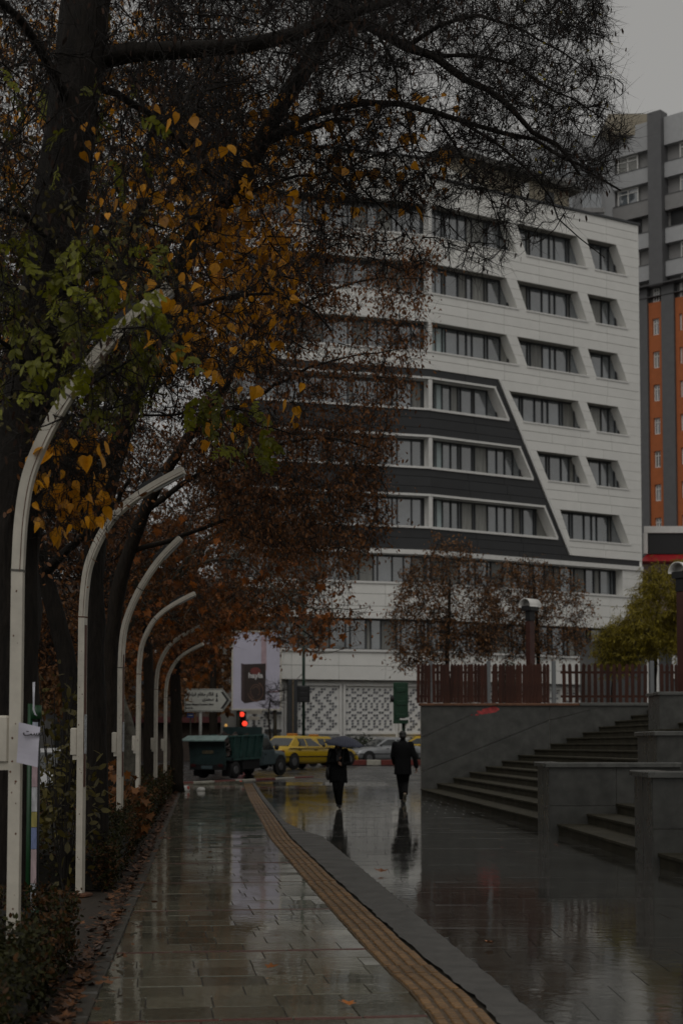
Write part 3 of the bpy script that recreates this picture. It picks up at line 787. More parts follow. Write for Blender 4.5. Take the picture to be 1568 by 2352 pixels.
# frontal wing of the tower on its left
W0, W1 = at(1235, 600, 158), at(1414, 600, 160)
zl = at(1330, 308, 159).z
wg = MB()
wg.add([(W0.x, W0.y, .3), (W1.x - .05, W1.y, .3), (W1.x - .05, W1.y + 20, .3), (W0.x, W0.y + 20, .3), (W0.x, W0.y, zl), (W1.x - .05, W1.y, zl), (W1.x - .05, W1.y + 20, zl), (W0.x, W0.y + 20, zl)],
       [(3, 2, 1, 0), (4, 5, 6, 7), (0, 1, 5, 4), (1, 2, 6, 5), (2, 3, 7, 6), (3, 0, 4, 7)])
wg.build('side_wing', M_tgrey, tw)
for f in range(7):
    for x in (.32, .68):
        px = W0.x + (W1.x - W0.x) * x; z = at(1330, 385 + f * 68, 159).z
        q = MB().box(px - 1.1, px + .9, W0.y - .05 + .02 * f, W0.y + .2, z - 1.6, z).build('window', M_glass, tw)
        MB().box(px - 1.3, px + 1.1, W0.y - .5, W0.y - .06, z - 2.1, z - 1.62).build('window_box', M_tmid, tw)
# rooftop room
MB().box(W1.x - 1, W1.x + 5, W1.y - 2, W1.y + 10, zt1 - 1, zt1 + 1.2).build('roof_house', M_beige, tw)

# ------------------------------------------------------------------ smaller building with a red roof edge
rb0 = at(1478, 1215, 104); zt = rb0.z; zr = at(1500, 1272, 104).z; zr1 = at(1500, 1292, 104).z
rb = thing('corner_building', (rb0.x + 8, 110, .4), 'pinkish building with red roof edge and black sign band', 'building')
MB().box(rb0.x, rb0.x + 30, 104.4, 120, .3, zr1 - .05).build('wall', mat('pink_render', (.34, .27, .26), .7, .08, 2), rb)
MB().bbox(rb0.x + .25, rb0.x + 30, 104.2, 110, zr + .02, zt, .1).build('sign_band', M_black, rb)
MB().box(rb0.x + .02, rb0.x + 30, 104.05, 104.19, zt - .25, zt + .2).build('sign_trim', M_white, rb)
MB().box(rb0.x + .0, rb0.x + .24, 104.05, 104.4, zr + .02, zt - .26).build('sign_trim', M_white, rb)
MB().add([(rb0.x - .4, 103.2, zr1), (rb0.x + 30, 103.2, zr1), (rb0.x + 30, 104.3, zr), (rb0.x + .2, 104.3, zr), (rb0.x - .4, 104.5, zr1 - .04), (rb0.x + 30, 104.5, zr1 - .04)],
         [(0, 1, 2, 3), (0, 3, 4), (0, 4, 5, 1), (3, 2, 5, 4), (1, 5, 2)]).build('red_roof', mat('red_metal', (.40, .02, .025), .4, .1, 3), rb)
for k in range(5):
    w = MB().box(rb0.x + 2 + k * 3.2, rb0.x + 3.6 + k * 3.2, 104.3, 104.38, zr1 - 4.2, zr1 - 2.4).build('window', M_white, rb)
    MB().box(rb0.x + 2.1 + k * 3.2, rb0.x + 3.5 + k * 3.2, 104.26, 104.29, zr1 - 4.1, zr1 - 2.5).build('pane', M_glass, w)
# low shop behind the fence on the right
sh0 = at(1478, 1440, 78); 
sh = thing('terrace_shop', (sh0.x + 5, 82, 2.4), 'low dark tiled shop with white framed door behind the terrace fence', 'building')
zs = at(1500, 1437, 78).z; zs1 = at(1500, 1462, 78).z
MB().box(sh0.x - 2.0, sh0.x + 14, 78, 86, .4, zs1).build('wall', mat('dark_tile', (.07, .073, .075), .4, .2, 8), sh)
MB().bbox(sh0.x - .6, sh0.x + 14.2, 77.4, 86.2, zs1 + .002, zs, .05).build('roof_edge', mat('pale_trim', (.32, .31, .27), .5), sh)
for u in (1484, 1508): 
    p = at(u, 1500, 77.9); MB().box(p.x - .06, p.x + .06, 77.82, 77.95, .45, zs1 - .01).build('post', M_white, sh)
p = at(1542, 1500, 77.9); q = at(1566, 1500, 77.9); za, zb_ = at(1540, 1475, 77.9).z, at(1540, 1545, 77.9).z
dr = MB().box(p.x, q.x + .4, 77.85, 77.97, zb_ - .3, za).build('door', M_white, sh)
MB().box(p.x + .22, q.x + .2, 77.80, 77.84, zb_ + .35, za - .2).build('pane', M_glass, dr)
# dark neighbour building and street wall on the far left, across the street
nb = thing('street_building', (-20, 60, 0), 'dark grey shop building across the street behind the trees', 'building')
MB().box(-34, -15.5, 24, 110, 0, 9).build('wall', mat('dusk_render', (.11, .115, .12), .8, .2, 1.2), nb)
for i in range(14):
    w = MB().box(-15.52, -15.42, 26 + i * 6, 29.4 + i * 6, 3.6, 5.6).build('window', M_frame, nb)
    MB().box(-15.43, -15.38, 26.2 + i * 6, 29.2 + i * 6, 3.8, 5.4).build('pane', M_glass, w)
    MB().box(-15.6, -15.40, 25.4 + i * 6, 30 + i * 6, .1, 2.8).build('shutter', random.choice([M_tdark, M_frame, M_tmid]), nb)
eb_ = thing('far_block', (-14, 112, .4), 'dim brick block closing the street behind the direction sign', 'building')
MB().box(-30, -7.2, 108, 125, .3, 13).build('wall', mat('dim_brick', (.10, .075, .06), .8, .2, 2), eb_)
for i in range(5):
    for j in range(3):
        w = MB().box(-26 + i * 3.8, -24 + i * 3.8, 107.9, 107.99, 4 + j * 3, 6 + j * 3).build('window', M_frame, eb_)
        MB().box(-25.9 + i * 3.8, -24.1 + i * 3.8, 107.86, 107.89, 4.1 + j * 3, 5.9 + j * 3).build('pane', M_glass, w)
MB().box(-18, -8, 107.0, 107.9, 3.0, 3.4).build('awning', mat('maroon_awning', (.10, .02, .02), .6), eb_)
# ------------------------------------------------------------------ lettering
ARF = {'ا': ('ﺍ','ﺎ',None,None), 'ب': ('ﺏ','ﺐ','ﺑ','ﺒ'), 'ت': ('ﺕ','ﺖ','ﺗ','ﺘ'), 'س': ('ﺱ','ﺲ','ﺳ','ﺴ'), 'د': ('ﺩ','ﺪ',None,None), 'ر': ('ﺭ','ﺮ',None,None),
       'ع': ('ﻉ','ﻊ','ﻋ','ﻌ'), 'ف': ('ﻑ','ﻒ','ﻓ','ﻔ'), 'ق': ('ﻕ','ﻖ','ﻗ','ﻘ'), 'م': ('ﻡ','ﻢ','ﻣ','ﻤ'), 'ن': ('ﻥ','ﻦ','ﻧ','ﻨ'), 'ه': ('ﻩ','ﻪ','ﻫ','ﻬ'),
       'ی': ('ﻯ','ﻰ','ﻳ','ﻴ'), 'ئ': ('ﺉ','ﺊ','ﺋ','ﺌ'), 'خ': ('ﺥ','ﺦ','ﺧ','ﺨ'), 'ل': ('ﻝ','ﻞ','ﻟ','ﻠ'), 'و': ('ﻭ','ﻮ',None,None), 'ک': ('ﻙ','ﻚ','ﻛ','ﻜ')}
def shape_ar(s):
    out = []
    for i, ch in enumerate(s):
        if ch not in ARF: out.append(ch); continue
        pj = i > 0 and s[i - 1] in ARF and ARF[s[i - 1]][2] is not None
        nj = i < len(s) - 1 and s[i + 1] in ARF and ARF[ch][2] is not None
        f = ARF[ch]
        out.append(f[3] if pj and nj and f[3] else f[2] if nj and f[2] else f[1] if pj else f[0])
    return ''.join(reversed(out))
def text_part(body, size, m, parent, loc, align='LEFT', rot=(math.pi / 2, 0, 0), name='lettering', bold=.0):
    cu = bpy.data.curves.new('txt', 'FONT'); cu.body = body; cu.size = size; cu.align_x = align; cu.extrude = .004; cu.offset = bold
    cu.resolution_u = 3
    t = bpy.data.objects.new('txt', cu); COL.objects.link(t)
    dg = bpy.context.evaluated_depsgraph_get(); dg.update()
    me = bpy.data.meshes.new_from_object(t.evaluated_get(dg)); me.name = name
    bpy.data.objects.remove(t)
    me.materials.clear(); me.materials.append(m)
    return link(name, me, parent, Vector(loc) - wpos(parent), rot)

def resample(path, step):
    P = [np.array(p, float) for p in path]; out = [P[0]]
    # Catmull-Rom through the given points
    Q = [2 * P[0] - P[1]] + P + [2 * P[-1] - P[-2]]
    for i in range(1, len(Q) - 2):
        L = np.linalg.norm(Q[i + 1] - Q[i]); n = max(1, int(L / step))
        for k in range(1, n + 1):
            t = k / n
            out.append(.5 * (2 * Q[i] + (Q[i + 1] - Q[i - 1]) * t + (2 * Q[i - 1] - 5 * Q[i] + 4 * Q[i + 1] - Q[i + 2]) * t * t + (3 * Q[i] - 3 * Q[i - 1] + 3 * Q[i + 1] - Q[i + 2] - 0) * 0 * t + (-Q[i - 1] + 3 * Q[i] - 3 * Q[i + 1] + Q[i + 2]) * t ** 3))
    return out
# ------------------------------------------------------------------ street lamps
LP = [(0, 0), (0, 2.7), (.015, 2.95), (.05, 3.19), (.14, 3.42), (.26, 3.62), (.40, 3.76), (.56, 3.87), (.78, 3.99), (1.0, 4.09)]
LP1 = [(0, 0), (0, 2.45), (.015, 2.75), (.055, 3.0), (.14, 3.22), (.24, 3.41), (.36, 3.59), (.50, 3.77), (.66, 3.93), (.86, 4.10)]
def lamp(base, rz, label, sx=1.0, seed=0, LP=LP):
    t = thing('street_lamp', base, label, 'street lamp', 'cream street lamps along the hedge')
    t.rotation_euler = (0, 0, rz)
    rr = random.Random(seed)
    b = MB(); b.tube([(x * sx, 0, z) for x, z in LP[:2]], [.034, .033], 4, sq=True, up=(0, 1, 0)); b.build('pole', M_wpaint, t, local=True)
    AP = resample([(x * sx, 0, z) for x, z in LP[1:]], .05)
    b = MB(); b.tube(AP, list(np.linspace(.033, .036, len(AP))), 4, sq=True, up=(0, 1, 0)); arm = b.build('arm', M_wpaint, t, local=True)
    # thin seam along the side of arm and pole, two collar joints
    b = MB(); b.tube([(p_[0] + .016, -.0355, p_[2] - .008) for p_ in AP], .0022, 4, up=(0, 1, 0)); b.build('seam', M_rust, arm, local=True)
    for (i, f) in ((1, .0), (5, .3)):
        x = LP[i][0] + (LP[i + 1][0] - LP[i][0]) * f; z = LP[i][1] + (LP[i + 1][1] - LP[i][1]) * f
        d = Vector((LP[i + 1][0] - LP[i][0], 0, LP[i + 1][1] - LP[i][1])).normalized()
        c = Vector((x * sx, 0, z)); MB().tube([c - d * .006, c + d * .006], .0362, 4, sq=True, up=(0, 1, 0)).build('collar', M_rust if rr.random() < .5 else M_kerb, arm, local=True)
    # dark driver box on top of the arm end, pale lens below
    e8, e9, e7 = [Vector((LP[i_][0] * sx, 0, LP[i_][1])) for i_ in (8, 9, 7)]
    a, c = e7 * .9 + e8 * .1, e8 * .8 + e9 * .2; d = (c - a).normalized(); nrm = Vector((-d.z, 0, d.x))
    MB().tube([a + nrm * .055, c + nrm * .055], [.024, .024], 4, sq=True, up=(0, 1, 0)).build('driver_box', M_black, t, local=True)
    a, c = e7 * .4 + e8 * .6, e8 * .05 + e9 * .95; nrm = Vector((-d.z, 0, d.x))
    MB().tube([a - nrm * .036, c - nrm * .036], [.016, .016], 4, sq=True, up=(0, 1, 0)).build('lens', M_lens, t, local=True)
    MB().bbox(-.045, .045, -.045, .045, 0, .03, .01).build('foot', M_rust, t, local=True).scale = (2.2, 2.2, 1)
    jb = MB().bbox(-.115, -.036, -.028, .028, 1.36, 1.62, .012).build('junction_box', M_wpaint, t, local=True)
    MB().box(-.117, -.114, -.02, .02, 1.40, 1.43).build('latch', M_rust, jb, local=True)
    MB().box(-.09, -.035, -.012, .012, 1.31, 1.36).build('conduit', M_wpaint, jb, local=True)
    # rust specks and chips
    b = MB()
    for k in range(14):
        z = rr.uniform(.3, 2.4); x = rr.uniform(-.027, .027); r = rr.uniform(.002, .006)
        b.prism([(x + r * math.cos(w) * rr.uniform(.6, 1.3), z + r * 1.3 * math.sin(w)) for w in np.linspace(0, 6.28, 7)[:-1]], lambda s, zz, d2: Vector((s, -d2, zz)), .033, .0352)
    b.build('rust_spot', M_rust, t, local=True, kind='stuff')
    return t
lamp_spots = [(37, 8.95, 0, 1.0), (188, 15.25, -.3, 1.05), (277, 20.2, -.3, .95), (318, 27.5, -.3, 1.05), (358, 35.0, -.3, 1.05), (380, 41.0, -.3, 1.05)]
lamp_labels = ['cream curved street lamp with a white paper notice stuck on its post', 'cream curved street lamp with brown strip, next along the hedge after the paper notice',
               'cream curved street lamp, third along the hedge counting from the paper notice', 'cream curved street lamp, fourth along the hedge, its arm among bare branches',
               'cream curved street lamp, fifth along the hedge, arm hidden by orange leaves', 'cream curved street lamp, last along the hedge towards the parked truck']
for k, ((u, Y, rz, sx), lb) in enumerate(zip(lamp_spots, lamp_labels)):
    p = at(u, 1712, Y); t = lamp((p.x, Y, 0), rz, lb, sx, k, LP1 if k in (0, 2) else LP)
    if k in (1, 2):
        MB().box(.035, .041, -.022, .012, 1.05, 2.62).build('brown_strip', mat('brown_strip', (.10, .035, .02), .5), t, local=True)
        MB().box(.042, .045, -.028, .018, 1.37, 1.75).build('sticker', mat('sticker', (.42, .44, .46), .5, .45, 60), t, local=True)
# paper notice on the first lamp
p = at(58, 1731, 8.80)
nt_ = thing('paper_notice', (p.x, 8.80, 1.36), 'white paper notice with handwriting taped to the first lamp post', 'notice')
b = MB(); nx, nz_ = 6, 8
for j in range(nz_ + 1):
    for i in range(nx + 1):
        s, z = i / nx, j / nz_
        b.v.append((p.x - .035 + s * .118 + (1 - z) * -.012, 8.80 + .012 * math.sin(s * 3) + .006 * math.sin(z * 5 + s * 2), 1.355 + z * .225 - s * .028))
for j in range(nz_):
    for i in range(nx): q = j * (nx + 1) + i; b.f.append((q, q + 1, q + nx + 2, q + nx + 1))
b.build('sheet', mat('paper', (.58, .56, .64), .7, .04, 8), nt_)
text_part(shape_ar('تست'), .05, M_black, nt_, (p.x - .01, 8.79, 1.505), bold=.0006)

# ------------------------------------------------------------------ green post with bill strips
p = at(80, 1712, 10.2); gp = thing('poster_post', (p.x, 10.2, 0), 'green steel post wrapped with torn advertising strips behind the first lamp', 'post')
Mgr = mat('green_paint', (.010, .055, .018), .4, .15, 10)
MB().tube([(p.x - .03, 10.2, 0), (p.x - .03, 10.2, 1.72)], .017, 10).build('post', Mgr, gp, True)
for z in (.3, 1.62): MB().tube([(p.x + .008, 10.2, z), (p.x + .008, 10.2, z + .09)], .036, 10).build('clamp', Mgr, gp, True)
MB().tube([(p.x + .028, 10.2, 0), (p.x + .028, 10.2, 1.62)], .010, 8).build('back_bar', M_dark, gp, True)
cols_ = [(.35, .38, .45), (.42, .30, .32), (.45, .45, .47), (.33, .28, .08), (.16, .20, .36), (.42, .32, .33), (.40, .41, .44), (.30, .28, .10), (.40, .40, .40)]
z = 1.60
for k, c in enumerate(cols_):
    h = (.12, .3, .16, .10, .14, .22, .22, .2, .2)[k]
    MB().box(p.x - .009, p.x + .026, 10.17, 10.178 + .0005 * (k % 2), z - h + .003, z).build('bill', mat('bill%d' % k, c, .6, .25, 45, stretch=(1, 1, .25)), gp); z -= h
MB().tube([(p.x - .012, 10.16, 1.83), (p.x - .002, 10.16, 1.86), (p.x - .001, 10.16, 1.76), (p.x - .001, 10.16, 1.68), (p.x + .01, 10.16, 1.65), (p.x + .022, 10.16, 1.64)], [.003, .010, .007, .007, .006, .003], 6, ell=.4).build('hanging_tape', mat('pale_tape', (.55, .55, .6), .4), gp, True)

# ------------------------------------------------------------------ direction sign
Ms = mat('sign_face', (.52, .52, .47), .4, .08, 6); Mt = mat('sign_black', (.025, .025, .025), .5)
Ys = 66.0
def spt(zx, zy): return at((680 + zx / 2.851) / 1.7417, (2650 + zy / 2.851) / 1.7417, Ys)
ps_ = [spt(*q) for q in ((165, 562), (600, 562), (700, 430), (600, 300), (165, 300))]
base = spt(345, 860); ds = thing('direction_sign', (base.x, Ys, gz(Ys)), 'pale arrow-shaped street direction sign with black lettering on a single post', 'street sign')
MB().prism([(q.x, q.z) for q in ps_], lambda s, z, d: Vector((s, Ys - d, z)), -.05, 0).build('panel', Ms, ds)
bp_ = MB(); cx_, cz_ = sum(q.x for q in ps_) / 5, sum(q.z for q in ps_) / 5
for a, c in zip(ps_, ps_[1:] + ps_[:1]):
    i0, i1 = [Vector((q.x + (cx_ - q.x) * .05, 0, q.z + (cz_ - q.z) * .09)) for q in (a, c)]; o0_, o1_ = [Vector((q.x + (cx_ - q.x) * .025, 0, q.z + (cz_ - q.z) * .05)) for q in (a, c)]
    bp_.prism([(o0_.x, o0_.z), (o1_.x, o1_.z), (i1.x, i1.z), (i0.x, i0.z)], lambda s, z, d: Vector((s, Ys - d, z)), .001, .005)
bp_.build('border', Mt, ds)
ar = [spt(*q) for q in ((580, 335), (605, 335), (678, 430), (605, 528), (575, 528), (645, 430))]
MB().prism([(q.x, q.z) for q in reversed(ar)], lambda s, z, d: Vector((s, Ys - d, z)), .001, .006).build('arrow', Mt, ds)
MB().tube([(base.x, Ys + .09, gz(Ys)), (base.x, Ys + .09, ps_[0].z + .7)], .065, 10).build('post', M_lens, ds, True)
q = spt(500, 378); text_part(shape_ar('قائم مقام فراهانی'), .185, Mt, ds, (q.x, Ys - .006, q.z), 'RIGHT', bold=.006)
q = spt(500, 435); text_part(shape_ar('سعدی'), .185, Mt, ds, (q.x, Ys - .006, q.z), 'RIGHT', bold=.006)
q = spt(172, 488); text_part('Qaem Maqam Farahani Blvd.', .105, Mt, ds, (q.x, Ys - .006, q.z), bold=.004)
q = spt(178, 530); text_part("Sa'di St.", .105, Mt, ds, (q.x, Ys - .006, q.z), bold=.004)
for y_ in (380, 435):
    a = spt(535, y_); MB().add([(a.x - .05, Ys - .005, a.z - .05), (a.x + .05, Ys - .005, a.z - .05), (a.x + .015, Ys - .005, a.z + .12), (a.x - .015, Ys - .005, a.z + .12), (a.x - .05, Ys - .001, a.z - .05), (a.x + .05, Ys - .001, a.z - .05), (a.x + .015, Ys - .001, a.z + .12), (a.x - .015, Ys - .001, a.z + .12)], [(0, 1, 2, 3), (0, 4, 5, 1), (1, 5, 6, 2), (2, 6, 7, 3), (3, 7, 4, 0)]).build('road_symbol', Mt, ds)
a = spt(225, 430); text_part('۱', .2, mat('sign_brown', (.22, .12, .05), .5), ds, (a.x + .05, Ys - .006, a.z - .03)); MB().box(a.x - .17, a.x - .03, Ys - .006, Ys - .001, a.z - .05, a.z + .07).build('emblem', mat('sign_brown', (.22, .12, .05), .5), ds)
a = spt(228, 603); bs = thing('blue_plate', (a.x, Ys + .3, a.z), 'small blue road plate just under the arrow sign', 'street sign')
MB().bbox(a.x - .14, a.x + .14, Ys + .2, Ys + .23, a.z - .09, a.z + .09, .01).build('plate', mat('sign_blue', (.03, .08, .3), .4), bs)
MB().box(a.x - .09, a.x + .09, Ys + .192, Ys + .199, a.z - .02, a.z + .01).build('stripe', M_white, bs); MB().tube([(a.x, Ys + .26, gz(Ys)), (a.x, Ys + .26, a.z + .09)], .03, 8).build('post', M_kerb, bs)

# ------------------------------------------------------------------ billboard
Yb = 78.0
def bpt(u, v): return at(u, v, Yb)
b0, b1 = bpt(535, 1628), bpt(643, 1452)
bb = thing('billboard', ((b0.x + b1.x) / 2, Yb, gz(Yb)), 'tall pale lavender billboard advertising a dark brown product box', 'billboard')
MB().box(b0.x, b1.x, Yb, Yb + .12, b0.z, b1.z).build('face', mat('poster_lavender', (.52, .50, .60), .45, .06, 1.2), bb)
fr = MB()
for (a, c, d, e) in ((b0.x - .07, b1.x + .07, b0.z - .07, b0.z), (b0.x - .07, b1.x + .07, b1.z, b1.z + .07), (b0.x - .07, b0.x, b0.z, b1.z), (b1.x, b1.x + .07, b0.z, b1.z)): fr.box(a, c, Yb - .03, Yb + .15, d, e)
fr.build('frame', M_wpaint, bb)
for x in (b0.x + .25, b1.x - .25): MB().tube([(x, Yb + .25, gz(Yb)), (x, Yb + .25, b1.z)], .09, 8).build('post', M_kerb, bb, True)
def pq(pts, m, name, d): return MB().prism([(bpt(*q).x, bpt(*q).z) for q in pts], lambda s, z, dd: Vector((s, Yb - dd, z)), d - .004, d).build(name, m, bb)
def bz(zx, zy): return ((680 + zx / 2.851) / 1.7417, (2650 + zy / 2.851) / 1.7417)
Mch = mat('print_chocolate', (.030, .018, .015), .4, .2, 3)
pq([bz(812, 430), bz(850, 468), bz(850, 20), bz(812, 10)], mat('print_choc_side', (.055, .035, .035), .4), 'printed_box_side', .006)
pq([bz(848, 468), bz(1090, 428), bz(1092, 12), bz(848, 20)], Mch, 'printed_box', .0065)
c = bz(975, 100); pq([(c[0] + 12 * math.cos(w), c[1] - 9 * math.sin(w)) for w in np.linspace(0, 6.28, 21)[:-1]], mat('print_red', (.16, .035, .03), .4), 'printed_disc', .011)
q = bpt(*bz(893, 175)); text_part('hayla', .36, mat('print_white', (.55, .53, .53), .4), bb, (q.x, Yb - .013, q.z), bold=.012)
sw = MB(); c = bz(980, 330)
for r0, w0, w1, th in ((20, -2.6, 1.2, 2.2), (15, 0.6, 4.4, 1.6), (10, -1.0, 2.6, 1.6), (22, 3.3, 5.0, 1.8)):
    for k in range(18):
        wa, wb = w0 + (w1 - w0) * k / 18, w0 + (w1 - w0) * (k + 1) / 18
        pts = [(c[0] + r * math.cos(w) * .8, c[1] - r * math.sin(w)) for r, w in ((r0, wa), (r0 + th, wa), (r0 + th, wb), (r0, wb))]
        sw.prism([(bpt(*q).x, bpt(*q).z) for q in pts], lambda s, z, dd: Vector((s, Yb - dd, z)), .008, .011)
sw.build('printed_swirl', mat('print_caramel', (.13, .07, .05), .4), bb)
pq([(600, 1540), (612, 1540), (612, 1462), (600, 1462)], mat('print_pink', (.42, .30, .33), .45, .2, 3), 'printed_figure', .006)
pq([(617, 1590), (641, 1589), (641, 1587), (617, 1588)], mat('print_red', (.16, .035, .03), .4), 'printed_line', .006)

# ------------------------------------------------------------------ traffic signals
def signal(label, u, v0, v1, Y, half, mcol, back=True, top=None, lit=None):
    a, c = at(u, v1, Y), at(u, v0, Y)
    t = thing('traffic_light', (a.x, Y, gz(Y)), label, 'traffic light')
    MB().tube([(a.x + (.0 if top else half * .4), Y + .12, gz(Y)), (a.x + (.0 if top else half * .4), Y + .12, at(u, top, Y).z if top else c.z - .1)], .075, 10).build('post', mat('dark_green_paint', (.012, .035, .022), .4, .2, 5), t, True)
    h = MB().bbox(a.x - half, a.x + half, Y - .13, Y + .1, a.z, c.z, .04).build('housing', mcol, t)
    for k in range(3):
        zc = a.z + (c.z - a.z) * (.18 + .32 * k)
        if back: MB().bbox(a.x - half * .7, a.x + half * .7, Y - .16, Y - .131, zc - .1, zc + .1, .02).build('back_cover', mcol, h)
        else:
            MB().tube([(a.x, Y - .14, zc), (a.x, Y - .131, zc)], half * .62, 16).build('signal_lens', lit if (k == 2 and lit) else M_black, h, True)
            v = MB()
            for w in np.linspace(0, math.pi, 9)[:-1]:
                w2 = w + math.pi / 8
                v.add([(a.x + half * .7 * math.cos(w), Y - .131, zc + half * .7 * math.sin(w)), (a.x + half * .7 * math.cos(w2), Y - .131, zc + half * .7 * math.sin(w2)), (a.x + half * .7 * math.cos(w2), Y - .33, zc + half * .7 * math.sin(w2)), (a.x + half * .7 * math.cos(w), Y - .33, zc + half * .7 * math.sin(w))], [(0, 1, 2, 3)])
            v.build('visor', M_black, h)
    return t
signal('black traffic signal housing seen from behind on a tall green pole', 697, 1575, 1613, 74, .30, M_black, True, 1330)
g_ = signal('dark green signal cabinet on a post behind the walking man', 920, 1567, 1662, 70, .33, mat('cabinet_green', (.010, .045, .022), .4, .15, 4))
a = at(929, 1651, 69.8); MB().box(a.x - .22, a.x + .22, 69.84, 69.87, a.z - .05, a.z + .06).build('white_plate', M_white, g_)
a = at(904, 1605, 70); MB().ball((a.x - .05, 69.95, a.z), .12, .1, .16).build('push_button', M_black, g_, True)
Mredlit = mat('lit_red', (.6, .02, .01), .4, emit=(1, .06, .03), estr=1.6)
s_ = signal('small traffic signal showing a red light above the truck', 556, 1634, 1672, 84, .22, M_black, False, None, Mredlit)
a = at(551, 1656, 83.8); dg_ = MB()
for k in range(4): dg_.box(a.x - .08, a.x + .0, 83.55, 83.6, a.z + .12 - k * .16, a.z + .22 - k * .16)
dg_.build('countdown_digit', Mredlit, s_)
b_ = at(560, 1662, 83.7); MB().tube([(b_.x + .05, 83.66, b_.z), (b_.x + .05, 83.7, b_.z)], .14, 14).build('lower_red_lens', Mredlit, s_, True)
for (u, v, r, lab) in ((531, 1663, .12, 'round warm shop lamp glowing behind the truck bed'), (519, 1666, .07, 'tiny warm shop bulb glowing behind the truck bed')):
    a = at(u, v, 100); l_ = thing('shop_lamp', (a.x, 100, a.z - .3), lab, 'lamp'); MB().ball((a.x, 100, a.z), r * 1.4, n=10, m=6).build('globe', mat('lit_amber', (.5, .3, .08), .5, emit=(1, .55, .15), estr=.5), l_, True); MB().tube([(a.x, 100.1, .4), (a.x, 100.1, a.z)], .04, 6).build('stand', M_dark, l_)
# two small pale shop signs below the billboard
for (u0, u1, v0, v1, lab) in ((566, 602, 1628, 1640, 'long pale shop fascia sign under the billboard'), (572, 596, 1646, 1654, 'short pale shop sign below the fascia sign')):
    a, c = at(u0, v1, 86), at(u1, v0, 86); t = thing('shop_sign', ((a.x + c.x) / 2, 86, a.z), lab, 'sign')
    MB().bbox(a.x, c.x, 86, 86.1, a.z, c.z, .02).build('board', M_wpaint, t); MB().tube([((a.x + c.x) / 2, 86.15, .45), ((a.x + c.x) / 2, 86.15, c.z)], .05, 6).build('post', M_kerb, t)

